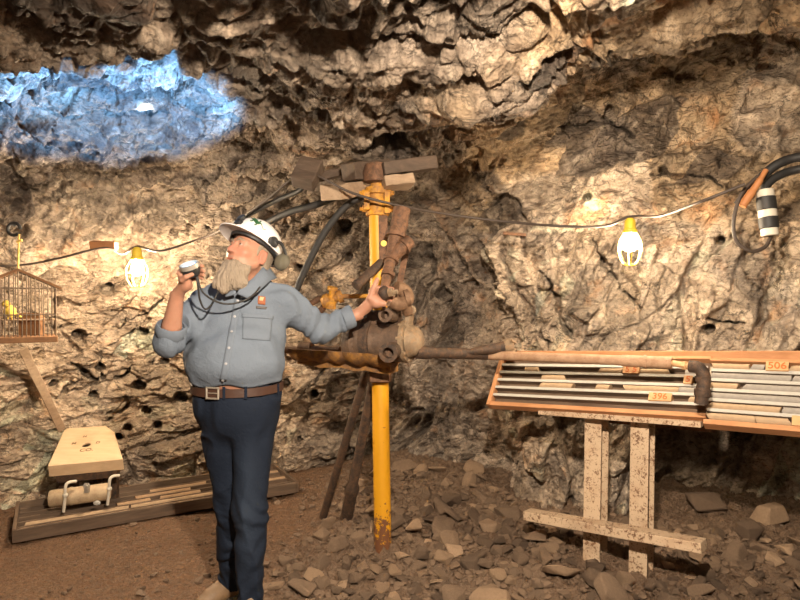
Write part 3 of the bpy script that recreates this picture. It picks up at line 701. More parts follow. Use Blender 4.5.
core(TA, 3, 625, 679, rA, M['core_tan'], 'long tan core right of the stubby one in the fourth channel', GA)
core(TA, 3, 680, 704, rA, M['core_grey'], 'grey core reaching the right end of the fourth channel of the long tray', GA)
core(TA, 1, 686, 699, rA, M['core_grey'], 'pale core behind the hanging elbow pipe in the second channel', GA)
core(TA, 4, 690, 703, rA, M['core_tan'], 'tan core end below the hanging elbow pipe', GA)
marker(TA, 1, 623.5, 640, '5 5', 'wooden block with faint orange scribble between tan cores in the long tray')
marker(TA, 2, 684, 693, '5', 'small wooden block marked 5 left of the hanging elbow pipe')
marker(TA, 4, 649, 672, '396', 'wooden block marked 396 near the front rail of the long tray')
core(TB, 0, 704, 750, rB, M['core_tan'], 'tan core at the left of the back channel of the near tray', GB)
core(TB, 0, 752, 765, rB, M['core_grey'], 'pale core directly left of the block marked 506', GB)
marker(TB, 0, 766, 789, '506', 'wooden block marked 506 in the back channel of the near tray')
core(TB, 0, 790.5, 860, rB, M['core_tan'], 'tan core directly right of the block marked 506', GB)
core(TB, 1, 704, 792, rB, M['core_grey'], 'long grey core in the second channel of the near tray', GB)
core(TB, 1, 794, 870, rB, M['core_grey'], 'grey core right of the long grey one in the second channel', GB)
core(TB, 2, 705, 738, rB, M['core_tan'], 'tan core at the left of the third channel of the near tray', GB)
core(TB, 2, 744, 880, rB, M['core_grey'], 'long grey core in the third channel right of a tan one', GB)
core(TB, 3, 706, 890, rB, M['core_grey'], 'longest grey core, filling the fourth channel of the near tray', GB)
core(TB, 4, 706, 781, rB, M['core_tan'], 'long tan core in the fifth channel of the near tray', GB)
core(TB, 4, 783, 890, rB, M['core_grey'], 'grey core right of the long tan one in the fifth channel', GB)
core(TB, 5, 708, 755, rB, M['core_tan'], 'tan core at the left of the front channel of the near tray', GB)
core(TB, 5, 756, 790, rB, M['core_tan'], 'shorter tan core in the front channel beside the wooden spacer', GB)
marker(TB, 5, 792, 806, '', 'blank wooden spacer block in the front channel of the near tray')
b = NB(); beam(b, U(506, 354.5, 3.82), Vector((2.16, 2.62, 1.255)), .022, .045, (0, 0, 1)); tag(obj('plank', b, M['orange_wood'], None, bevel=.003), 'long thin orange plank along the back edge of both core trays', 'plank')
# pipe with elbow lying along the long tray
pipe = thing('elbow_pipe', 'dusty brown pipe along the top of the long tray, ending in a hanging elbow', 'pipe', U(600, 359, 3.05))
q0, q1, q2, q3 = U(485, 355, 3.38), U(622, 360.5, 3.02), U(672, 363, 2.89), U(690, 366.5, 2.80)
b = NB(); tube(b, [q0, q1], .0255, 16); obj('long_tube', b, M['pipe_tan'], pipe, 40)
b = NB(); tube(b, [q1, q2], .029, 16); lathe(b, q1.lerp(q2, .45), q2 - q1, [(0, .033), (.012, .033)], 16); obj('coupling', b, M['pipe_tan'], pipe, 40)
b = NB(); tube(b, [q2, q3], .015, 12); lathe(b, q3 - (q3 - q2).normalized() * .035, q3 - q2, [(0, .021), (.02, .021)], 6); obj('nipple', b, M['tag_wood'], pipe, 40)
b = NB(); tube(b, spline([q3, U(699, 368, 2.77), U(704, 377, 2.75), U(703, 388, 2.73), U(702, 394, 2.73), U(701, 404, 2.73)], 5), .029, 16); lathe(b, U(702.5, 389, 2.73), (0, 0, -1), [(0, .036), (.03, .036)], 14); lathe(b, U(703, 378, 2.75), (.1, 0, -1), [(-.01, .034), (.015, .034)], 14); obj('elbow', b, M['rust_dark'], pipe, 40)

# steel stand under the trays
st = thing('steel_stand', 'rust-speckled steel stand with two I-beam posts under the core trays', 'stand', Vector((1.16, 3.2, .1)))
BA, BBm = U(527, 514, 3.45), U(704, 546, 2.80)
b = NB(); beam(b, BA, BBm, .085, .05, (0, 0, 1), 0, 8, .002); obj('base_beam', b, M['steel'], st, bevel=.004)
b = NB(); beam(b, U(540, 411.5, 3.40), U(702, 424, 2.87), .05, .028, (0, 0, 1), 0, 8, .001); obj('ledge', b, M['steel'], st, bevel=.002)
nb_ = Vector((.6, .8, 0))
for px, d_ in ((593.5, 3.27), (640, 3.12)):
    X = (px - 400) / F * d_; top_z = .885; g_ = gz(X, d_) - .03
    b = NB()
    tp = Vector((X, d_, top_z)); bt = Vector((X - .012, d_, g_))
    off = nb_ * .12; rr = Vector((.8, -.6, 0))
    for s in (0, 1): beam(b, bt + off * s, tp + off * s, .092, .012, nb_)          # two flanges
    beam(b, bt + off * .5, tp + off * .5, .014, .12, nb_)                          # web
    obj('post', b, M['steel'], st, bevel=.002)
for s in (.33, .62):
    pass
b = NB(); beam(b, U(600, 418, 3.42), U(716, 428, 3.02), .05, .04); beam(b, Vector((1.1, 3.27, .875)), Vector((1.25, 3.47, .905)), .05, .03); beam(b, Vector((1.29, 3.1, .885)), Vector((1.46, 3.33, .925)), .05, .03); obj('cross_arm', b, M['rust'], st, bevel=.003)
b = NB(); pj = Vector((2.3, 2.62, gz(2.3, 2.62))); tube(b, [pj, pj + Vector((0, 0, .91))], .03, 12); obj('rear_leg', b, M['rust_dark'], st, 40)

# ------------------------------------------------------------------ core tray, lid stand on the left
z0 = .095
TC = Tray(Vector((-2.34, 3.66, gz(-2.34, 3.66) + z0)), Vector((-.80, 4.56, gz(-.8, 4.56) + z0)), Vector((-.24, .47, .012)), 6)
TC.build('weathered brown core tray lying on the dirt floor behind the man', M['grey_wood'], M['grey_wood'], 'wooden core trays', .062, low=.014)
GC = 'rock cores in the floor tray'
rC = .027
for row, a, e, m, lab in ((5, 22, 60, 'core_brown', 'short core at the left end of the front channel of the floor tray'), (5, 63, 205, 'core_tan', 'long tan core in the front channel of the floor tray'),
                          (4, 24, 128, 'core_tan', 'long pale core in the second channel from the front of the floor tray'), (4, 131, 246, 'core_tan', 'tan core passing behind the legs in the second channel from the front'),
                          (3, 118, 150, 'core_brown', 'brown core right of the drum in the middle of the floor tray'), (3, 160, 200, 'core_brown', 'core left of the legs in the middle of the floor tray'),
                          (2, 136, 190, 'core_brown', 'core in the rear half of the floor tray left of the legs'), (1, 150, 205, 'core_brown', 'orange brown core in the rear half of the floor tray'),
                          (3, 266, 285, 'core_brown', 'short core at the right end of the floor tray, front one'), (1, 268, 282, 'core_brown', 'short core at the right end of the floor tray, rear one')):
    core(TC, row, a, e, rC, M[m], lab, GC, .062)

ls = thing('lidded_stand', 'pale tapered wooden lid with a round hole, set on a tan metal drum', 'stand', Vector((-2.15, 4.15, .09)))
fl_, fr_, br_, bl_ = U(47.5, 466, 4.02), U(122.8, 459, 4.12), U(112, 424.5, 4.56), U(65, 428.5, 4.50)
nl = (fr_ - fl_).cross(bl_ - fl_).normalized()
if nl.z < 0: nl = -nl
th = .085
b = NB()
c1_, c2_ = fr_.lerp(br_, .78), br_.lerp(bl_, .14)
c3_, c4_ = br_.lerp(bl_, .95), fl_.lerp(bl_, .95)
ring = [fl_, fr_, c1_, c2_, c3_, c4_]
cen = sum(ring, Vector()) / 6; hc = U(86, 442.5, 4.28); hc = hc - nl * (hc - fl_).dot(nl)
xd = (fr_ - fl_).normalized(); yd = nl.cross(xd)
HN = 24; hr_ = .028
def ray_ring(ang):
    d2 = xd * math.cos(ang) + yd * math.sin(ang); best = 9
    for i in range(6):
        a, e = ring[i], ring[(i + 1) % 6]; ed = e - a; nn = ed.cross(nl)
        den = d2.dot(nn)
        if abs(den) > 1e-6:
            tt = (a - hc).dot(nn) / den; q = hc + d2 * tt; k = (q - a).dot(ed) / ed.length_squared
            if tt > 0 and -1e-4 <= k <= 1.0001: best = min(best, tt)
    return hc + d2 * best
angs = sorted(set([2 * PI * k / HN for k in range(HN)] + [math.atan2((p - hc).dot(yd), (p - hc).dot(xd)) % (2 * PI) for p in ring]))
lo = []
for a in angs:
    d2 = xd * math.cos(a) + yd * math.sin(a); o_ = ray_ring(a); h_ = hc + d2 * hr_
    lo.append([b.verts.new(v) for v in (o_, h_, h_ - nl * .014, hc.lerp(o_, .8) - nl * .016, hc.lerp(o_, .8) - nl * th, o_ - nl * th)])
for p, q in zip(lo, lo[1:] + lo[:1]):
    for i in range(6): b.faces.new((p[i], q[i], q[(i + 1) % 6], p[(i + 1) % 6]))
bmesh.ops.recalc_face_normals(b, faces=b.faces)
lid = obj('lid', b, M['pale_wood'], ls, bevel=.004)
def onlid(px, py, d):
    # where the sight line of this pixel meets the lid top
    o_ = Vector((0, 0, CZ)); dr = (U(px, py, 1) - o_); return o_ + dr * ((fl_ - o_).dot(nl) / dr.dot(nl)) + nl * .0008
for txt, px, py, sz in (('M', 74, 443.5, .04), ('D', 98, 442.5, .04), ('CO.', 86.5, 450, .052), ('N', 85, 436.5, .034)):
    text_mesh(txt, sz, onlid(px, py, 4.3), xd, yd, nl, M['ink_dark'], lid)
b = NB(); lathe(b, hc - nl * (th + .004), nl, [(0, .09), (.003, .09)], 20); obj('hole_shade', b, M['black'], ls)  # black disc standing in for the shade inside the lid hole
b = NB(); beam(b, fl_.lerp(fr_, .1).lerp(bl_, .12) - nl * .115, fr_.lerp(fl_, .06).lerp(br_, .12) - nl * .115, .12, .05, nl)
for q in ((.14, .3), (.9, .3), (.2, .85), (.85, .85)):
    tp = fl_.lerp(fr_, q[0]).lerp(bl_.lerp(br_, q[0]), q[1]) - nl * th; beam(b, Vector((tp.x, tp.y, gz(tp.x, tp.y) + .105)), tp, .05, .05, (1, 0, 0))
obj('underframe', b, M['rust_dark'], ls, bevel=.003)
d0, d1 = U(50, 499, 3.98), U(110, 491, 4.08); dx_ = (d1 - d0).normalized()
b = NB(); lathe(b, d0, dx_, [(0, .03), (0, .052), (.01, .057), (.12, .057), (.125, .06), (.135, .06), (.14, .057), ((d1 - d0).length - .01, .057), ((d1 - d0).length, .05)], 28); obj('drum', b, M['drum'], ls, 35)
for px, py0, py1, d_ in ((64.5, 484, 512, 3.93), (108.5, 478, 505, 4.02)):
    b = NB(); p0, p1 = U(px + 2, py0, d_), U(px - 1, py1, d_); tube(b, spline([p0 + Vector((.03, .06, .0)), p0, p0.lerp(p1, .5), p1], 5), .010, 10); sphere(b, p0.lerp(p1, .4), .017); obj('strap', b, M['white_band'], ls, 50)
b = NB(); p0 = U(87, 486, 3.96); box(b, p0 + Vector((0, 0, -.02)), (.028, .02, .045)); lathe(b, p0, (0, -1, .3), [(0, .022), (.012, .022), (.012, .01), (.03, .01)], 6); obj('latch', b, M['tin'], ls, 40)
for (px, py, d_, r_) in ((97, 503, 3.9, .022),):
    b = NB(); bmesh.ops.create_icosphere(b, subdivisions=1, radius=r_, matrix=Matrix.Translation(U(px, py, d_)) @ Matrix.Diagonal((1.2, .8, .8, 1))); tag(obj('stone_chip', b, M['white_slat'], None), 'small white stone chip lying in front of the tan drum', 'stone')
b = NB(); p0, p1 = U(23, 349, min(4.1, wall_depth(23, 349, 8) - .06)), U(62, 430, wall_depth(62, 430, 6) - .05); beam(b, p0, p1, .055, .02, (.5, -.8, .2), 0, 4, .003); tag(obj('leaning_plank', b, M['timber'], None, bevel=.003), 'tan plank leaning on the left wall between the birdcage and the wooden lid', 'plank')

# ------------------------------------------------------------------ birdcage
cd = wall_depth(20, 300, 30) - .42; cd = min(cd, 3.9)
kx = cd / F
c0 = U(18, 340, cd); W2 = 33 * kx; dep = .26
cage = thing('birdcage', 'small wooden birdcage with wire bars and gabled roof hanging on the left wall', 'birdcage', c0)
R0 = U(18, 343, cd).z; R1 = U(18, 337, cd).z; EV = U(18, 288, cd).z; AP = U(18, 271, cd).z
CD, CX = Vector((-.52, .854, 0)), Vector((.854, .52, 0))
def cg(x, y, z): q = CX * x + CD * y; return Vector((c0.x + q.x, cd + q.y, z))
b = NB(); hexa(b, [cg(-W2 - .01, -.02, R0), cg(W2 + .01, -.02, R0), cg(W2 + .01, dep + .02, R0), cg(-W2 - .01, dep + .02, R0), cg(-W2 - .01, -.02, R1), cg(W2 + .01, -.02, R1), cg(W2 + .01, dep + .02, R1), cg(-W2 - .01, dep + .02, R1)]); obj('floor_tray', b, M['cage_wood'], cage, bevel=.004)
for sg in (-1, 1):
    b = NB(); a_, e_ = (cg(0, -.03, AP), cg(sg * (W2 + .03), -.03, EV - .01)); up = Vector((sg * .45, 0, .9))
    hexa(b, [a_, e_, e_ + CD * .012, a_ + CD * .012, a_ + Vector((0, 0, .016)), e_ + Vector((0, 0, .016)), e_ + CD * .012 + Vector((0, 0, .016)), a_ + CD * .012 + Vector((0, 0, .016))])
    bmesh.ops.recalc_face_normals(b, faces=b.faces); obj('roof_rail', b, M['cage_wood'], cage)
    b = NB(); a_, e_ = cg(0, 0, AP), cg(sg * (W2 + .02), 0, EV); dd2 = CD * dep
    if sg < 0:
        hexa(b, [a_, e_, e_ + dd2, a_ + dd2, a_ + Vector((0, 0, .01)), e_ + Vector((0, 0, .01)), e_ + dd2 + Vector((0, 0, .01)), a_ + dd2 + Vector((0, 0, .01))]); bmesh.ops.recalc_face_normals(b, faces=b.faces); obj('roof', b, M['cage_wood'], cage)
    else:
        for k in range(9): tube(b, [a_ + dd2 * k / 8, e_ + dd2 * k / 8], .003, 6)
        obj('roof_wires', b, M['wire'], cage, 60)
for k in range(19):
    x = -W2 + 2 * W2 * k / 18; zt = EV + (AP - EV) * (1 - abs(x) / W2)
    b = NB(); tube(b, [cg(x, 0, R1), cg(x, 0, zt)], .0035, 6); obj('bar', b, M['wire'], cage, 60)
for sg in (-1, 1):
    for k in range(1, 9):
        b = NB(); tube(b, [cg(sg * W2, dep * k / 9, R1), cg(sg * W2, dep * k / 9, EV)], .0035, 6); obj('bar', b, M['wire'], cage, 60)
for k in range(12):
    x = -W2 + 2 * W2 * k / 11; zt = EV + (AP - EV) * (1 - abs(x) / W2)
    b = NB(); tube(b, [cg(x, dep, R1), cg(x, dep, zt)], .0035, 6); obj('bar', b, M['wire'], cage, 60)
for z in (R1 + (EV - R1) * .45, EV):
    b = NB(); tube(b, [cg(-W2, 0, z), cg(W2, 0, z), cg(W2, dep, z), cg(-W2, dep, z), cg(-W2, 0, z)], .004, 6); obj('rail', b, M['wire'], cage, 60)
b = NB(); box(b, cg(W2 * .35, dep * .8, R1 + .07), (.14, .05, .14)); obj('feed_box', b, M['cage_wood'], cage, bevel=.004)
b = NB(); tube(b, [cg(-W2, dep * .5, R1 + .10), cg(W2, dep * .5, R1 + .10)], .006, 8); obj('perch', b, M['timber'], cage, 60)
bird = NB(); bp = cg(-.045, dep * .5, R1 + .155)
sphere(bird, bp, .036, 16, 12, (.8, 1.25, 1)); sphere(bird, bp + Vector((.0, -.035, .045)), .023, 14, 10); beam(bird, bp + Vector((0, .03, -.005)), bp + Vector((0, .10, -.04)), .025, .008)
lathe(bird, bp + Vector((0, -.055, .045)), (0, -1, -.1), [(0, .007), (.014, .001)], 8)
for sg in (-1, 1): tube(bird, [bp + Vector((sg * .012, 0, -.03)), bp + Vector((sg * .012, 0, -.052))], .003, 6)
tag(obj('canary', bird, simple('canary_yellow', (.75, .52, .08), .8), None, 60), 'small yellow canary on the perch inside the birdcage', 'bird')
hz_ = U(19, 234, cd + .02)
b = NB(); tube(b, [cg(0, 0, AP + .005), hz_], .006, 8); tube(b, [U(17, 242, cd), U(22, 240, cd)], .008, 8); tag(obj('hanging_string', b, simple('yellow_string', (.55, .36, .10), .8), None, 60), 'yellow string from the wall hook down to the birdcage', 'string')
b = NB(); tube(b, [hz_ + Vector((-.03, -.0, .03)) + Vector((.038 * math.cos(a), 0, .038 * math.sin(a))) for a in [k * PI / 8 for k in range(15)]], .010, 8); tube(b, [hz_ + Vector((-.03, 0, .06)), hz_ + Vector((-.03 - .22, .38, .09))], .012, 8); tag(obj('wall_hook', b, M['black'], None, 60), 'black iron ring hook on the left wall above the birdcage', 'hook')

# ------------------------------------------------------------------ string lights and cables
def cage_light(px, py, d, label, q=1, mat=BULB):
    p = U(px, py, d); top = p + Vector((0, 0, .105 * q))
    th = thing('cage_light', label, 'light', top)
    Q = lambda L: [(t_ * q, r_ * q) for t_, r_ in L]
    b = NB(); lathe(b, top + Vector((0, 0, .02 * q)), (0, 0, -1), Q([(0, .014), (.012, .024), (.05, .026), (.055, .032), (.07, .032), (.07, .02)]), 16); obj('socket', b, M['guard'], th, 40)
    b = NB(); lathe(b, top + Vector((0, 0, -.03 * q)), (0, 0, -1), Q([(0, .013), (.02, .016), (.045, .028), (.065, .034), (.085, .032), (.10, .02), (.106, .004)]), 16); bl = obj('bulb', b, mat, th, 60)
    for k in range(6):
        a = k * PI / 3 + .3; dx, dy = math.cos(a), math.sin(a)
        b = NB(); tube(b, spline([top + Vector((dx * r, dy * r, -z)) * 1 for r, z in [(r * q, z * q) for r, z in ((.026, .045), (.05, .085), (.056, .125), (.045, .17), (.022, .20))]], 4), .0028, 6); obj('guard_wire', b, M['guard'], th, 60)
    for r, z in ((.055 * q, .12 * q), (.024 * q, .198 * q)):
        b = NB(); tube(b, [top + Vector((r * math.cos(w_ * PI / 10), r * math.sin(w_ * PI / 10), -z)) for w_ in range(21)], .0028, 6, caps=False); obj('guard_ring', b, M['guard'], th, 60)
    return top
LD = wall_depth(137, 268, 12) - .8; RDp = wall_depth(630, 243, 12) - .62; print('LD', LD, RDp)
tl = cage_light(137, 270, LD, 'glowing caged bulb on the left wall between birdcage and man', 1.2, BULB2); tr_ = cage_light(630, 245, RDp, 'glowing caged bulb on the right wall above the core trays', 1.15)
b = NB(); pa = U(92, 245, LD + .02); beam(b, pa, U(117, 246, LD - .02), .05, .055, (0, 0, 1), .2, 3, .003); tag(obj('wood_chock', b, M['orange_wood'], None, bevel=.004), 'brown wooden chock holding the light cord left of the left bulb', 'wood block')
hose('light_cord', [U(-60, 268, 4.0), U(0, 266, 4.05), U(30, 264, 4.1), U(60, 258, LD - .05), U(104, 248, LD - .06), U(122, 254, LD), tl + Vector((0, 0, .03)), U(160, 251, LD - .02), U(196, 240, 4.1), U(219, 231, 4.05), U(262, 203, 3.75), U(300, 173, 3.5), U(316, 175, 3.33), U(350, 192, 3.31), U(388, 203, 3.30), U(440, 213, 3.4), U(500, 221, 3.4), U(560, 226, RDp), U(605, 226, RDp), tr_ + Vector((0, 0, .03)), U(660, 216, RDp - .03), U(700, 202, 2.85), U(745, 184, 2.75)], .0075, M['cord'], 'thin brown light cord strung across the drift through both bulbs', 'cord')
e = wall_depth(770, 190, 14) - .10; e = min(e, 2.85)
hose('power_cable', [U(860, 150, e - .2), U(800, 157, e - .05), U(778, 164, e - .02), U(764, 175, e), U(748, 192, e + .02), U(738, 205, e + .05)], .022, M['black'], 'thick black cable coming in from the right above the striped cylinder', 'cable', sides=12)
hose('power_cable', [U(860, 160, e - .15), U(800, 169, e), U(778, 176, e + .02), U(766, 186, e + .02), U(767, 192, e + .01)], .020, M['black'], 'dark cable running from the right edge down to the striped cylinder top', 'cable', sides=12)
hose('cable_sleeve', [U(766, 170, e - .04), U(760, 180, e - .04), U(752, 192, e - .03), U(742, 206, e - .02)], [.012] * 8 + [.016] * 8 + [.020] * 9, M['brass'], 'orange brown sleeve hanging from the black cables left of the striped cylinder', 'cable sleeve', sides=10)
hose('loop_cord', [U(758, 176, e - .02), U(742, 193, e - .02), U(734, 218, e - .02), U(736, 240, e - .02), U(750, 251, e - .03), U(765, 247, e - .02), U(771, 235, e)], .009, M['cord'], 'thin brown cord looping below the orange sleeve to the striped cylinder', 'cord')
sc = thing('striped_cylinder', 'black and off-white banded cylinder hanging from the cables on the right wall', 'cylinder', U(766, 214, e))
s0, s1 = U(765, 190, e), U(770, 236, e - .02); L_ = (s1 - s0).length
segs = [(0, .16, 'white_band', .038), (.16, .44, 'black', .042), (.44, .60, 'white_band', .040), (.60, .84, 'black', .042), (.84, 1, 'white_band', .037)]
for a, z, m, r in segs:
    b = NB(); tube(b, [s0.lerp(s1, a), s0.lerp(s1, z)], r, 20); obj('band' if m == 'black' else 'tube', b, M[m], sc, 40, .003)
pd = wall_depth(515, 233, 6)
b = NB(); beam(b, U(503, 233, pd - .03), U(526, 235, pd - .05), .02, .02, (0, 0, 1)); tag(obj('iron_pin', b, M['rust'], None, bevel=.003), 'small rusty iron pin fixed on the rock wall below the cord', 'pin')

# ------------------------------------------------------------------ broken rock
rs_ = random.Random(11)
def stone_mesh(k, flat):
    bm = NB()
    for _ in range(rs_.choice((9, 11, 13, 16))):
        v = Vector((rs_.gauss(0, 1), rs_.gauss(0, 1), rs_.gauss(0, 1))).normalized(); v = Vector([math.copysign(abs(c) ** .6, c) for c in v])
        bm.verts.new((v.x * rs_.uniform(.8, 1.1), v.y * rs_.uniform(.6, .85), v.z * flat))
    bmesh.ops.convex_hull(bm, input=bm.verts)
    for v in [v for v in bm.verts if not v.link_faces]: bm.verts.remove(v)
    bmesh.ops.bevel(bm, geom=bm.edges[:], offset=.05, segments=1, affect='EDGES', profile=.6)
    me = bpy.data.meshes.new('rubble_stone'); bm.normal_update(); bm.to_mesh(me); bm.free(); me.materials.append(M['stone']); return me
SM = [stone_mesh(k, rs_.choice((.32, .42, .55))) for k in range(16)]
placed = []
KEEP = [(CB.x, CB.y, .07), (1.07, 3.3, .12), (1.26, 3.15, .12), (1.14, 3.42, .1), (1.33, 3.26, .1), (-.525, 4.08, .05), (-.36, 4.02, .06), (2.3, 2.62, .06), (-.72, 2.78, .2), (-.98, 2.95, .2)]
def put_stone(x, y, r, label, group, i, sink=.25):
    me = SM[i % len(SM)]
    o = bpy.data.objects.new('rubble_stone', me); COL.objects.link(o)
    o.rotation_euler = (rs_.uniform(-.35, .35), rs_.uniform(-.35, .35), rs_.uniform(0, 6.28)); o.scale = (r, r, r)
    zmin = min((o.rotation_euler.to_matrix() @ Vector(v.co)).z for v in me.vertices) * r
    o.location = (x, y, gz(x, y) - zmin - sink * r * .5); tag(o, label, 'stone', group); placed.append((x, y, r * .8)); return o
for px, py, r, lab in ((475, 480, .10, 'large grey brown stone at the foot of the wall right of the column'), (405, 476, .13, 'broad dark stone half buried behind the yellow column'), (536, 541, .13, 'big flat brown stone below the left end of the steel base beam'),
                       (507, 524, .075, 'pale brown stone just left of the steel base beam'), (765, 552, .08, 'pale stone in the rubble right of the steel stand'), (700, 590, .09, 'pale angular stone at the bottom edge below the steel stand'),
                       (668, 566, .05, 'small white stone beside the right steel post'), (455, 588, .075, 'light grey stone at the bottom edge right of the column'), (560, 575, .12, 'large reddish brown slab of rock below the steel base beam'), (610, 590, .11, 'dark angular slab at the bottom edge below the left steel post'),
                       (770, 522, .13, 'big dark rock under the near core tray at the right edge'), (706, 512, .15, 'big dark rock in the shade under the core trays'), (145, 493, .0, '')):
    if r:
        d_ = (CZ - .08) * F / (py - 300); put_stone((px - 400) / F * d_, d_, r, lab, 'rubble stones', len(placed))
cand = []; n_try = 0
while len(cand) < 420 and n_try < 90000:
    n_try += 1
    y = rs_.uniform(2.75, 4.95); x = rs_.uniform(-1.05, .70 * y)
    px = 400 + F * x / y; py = 300 + F * (CZ - .06) / y
    if px > 830 or py > 625: continue
    dens = float(sstep(-.75, -.15, np.array([x + .35 * (y - 3.4) * -.5]))[0]) * (1 if y < 4.6 else .6)
    if x < -.5 and y > 4.4: dens = max(dens, .25)
    if rs_.random() > dens: continue
    wall_y = np.interp(x, [-3, -1, 0, .6, .85, 1.3, 1.95, 2.6], [4.5, 4.9, 4.85, 4.6, 4.1, 3.9, 3.65, 3.2])
    if y > wall_y: continue
    r = min(.135, .032 + rs_.expovariate(1 / .026))
    if any((x - a) ** 2 + (y - c) ** 2 < (.62 * r + q) ** 2 for a, c, q in KEEP): continue
    if x < -.55 and (x + 1.6) ** 2 < 1.2 and y > 3.7 and y < 5.0: continue
    if any((x - a) ** 2 + (y - c) ** 2 < ((r * .8 + q) * .78) ** 2 for a, c, q in placed + [(a, c, q * .8) for a, c, q in cand]): continue
    cand.append((x, y, r))
cand.sort(key=lambda c: -c[2] / c[1])
for i, (x, y, r) in enumerate(cand[:286]): put_stone(x, y, r, 'angular brown stone lying in the rubble heap on the right half of the floor', 'rubble stones', i)
# finer gravel: one uncountable mass
V_, F_ = [], []
small = cand[286:]
base = [[(np.array([v.co[:] for v in me.vertices], np.float32)), [tuple(p.vertices) for p in me.polygons]] for me in [stone_mesh(k, .5) for k in range(6)]]
gb = NB(); pts = [(x, y, r * .8) for x, y, r in small]
for _ in range(9000):
    y = rs_.uniform(2.7, 4.95); x = rs_.uniform(-1.9, .72 * y)
    dens = .10 + .9 * float(sstep(-.9, -.2, np.array([x]))[0])
    if any((x - a) ** 2 + (y - c) ** 2 < (q + .03) ** 2 for a, c, q in KEEP): continue
    if rs_.random() < dens and y < np.interp(x, [-3, -1, 0, .6, .85, 1.3, 1.95, 2.6], [4.5, 5.0, 4.95, 4.7, 4.2, 4.0, 3.75, 3.3]): pts.append((x, y, .007 + rs_.expovariate(1 / .008)))
PTS = np.array(pts); zs = ground(PTS[:, 0], PTS[:, 1])
nv = 0
for (x, y, r), z in zip(pts, zs):
    r = min(r, .034); vb, fb_ = base[rs_.randrange(6)]
    R3 = np.array(Matrix.Rotation(rs_.uniform(0, 6.28), 3, 'Z') @ Matrix.Rotation(rs_.uniform(-.5, .5), 3, 'X'), np.float32)
    V_.append(vb @ R3.T * r + np.array([x, y, z + r * .25], np.float32)); F_ += [tuple(i + nv for i in f) for f in fb_]; nv += len(vb)
me = bpy.data.meshes.new('gravel'); me.from_pydata(np.vstack(V_).tolist(), [], F_); me.materials.append(M['stone']); go = bpy.data.objects.new('gravel', me); COL.objects.link(go)
tag(go, 'loose fine brown gravel strewn between the larger stones', 'gravel', kind='stuff')
# ------------------------------------------------------------------ signed-distance sculpting
def sd_ell(P, c, r, R=None):
    q = P - np.asarray(c, np.float32)
    if R is not None: q = q @ R.T
    r = np.asarray(r, np.float32)
    k0 = np.sqrt(((q / r) ** 2).sum(1)); k1 = np.sqrt(((q / (r * r)) ** 2).sum(1))
    return np.where(k0 < 1e-4, -r.min(), k0 * (k0 - 1) / np.maximum(k1, 1e-6)).astype(np.float32)
def sd_cone(P, a, b, ra, rb):
    a = np.asarray(a, np.float32); b = np.asarray(b, np.float32); ab = b - a; q = P - a
    t = np.clip((q @ ab) / max(float(ab @ ab), 1e-9), 0, 1)
    return (np.sqrt(((q - t[:, None] * ab) ** 2).sum(1)) - (ra + (rb - ra) * t)).astype(np.float32)
def sd_chain(P, pts, rs, k=.006):
    d = None
    for i in range(len(pts) - 1):
        e = sd_cone(P, pts[i], pts[i + 1], rs[i], rs[i + 1]); d = e if d is None else smin(d, e, k)
    return d
def smin(a, b, k):
    h = np.clip(.5 + .5 * (b - a) / k, 0, 1); return b * (1 - h) + a * h - k * h * (1 - h)
def smax(a, b, k): return -smin(-a, -b, k)
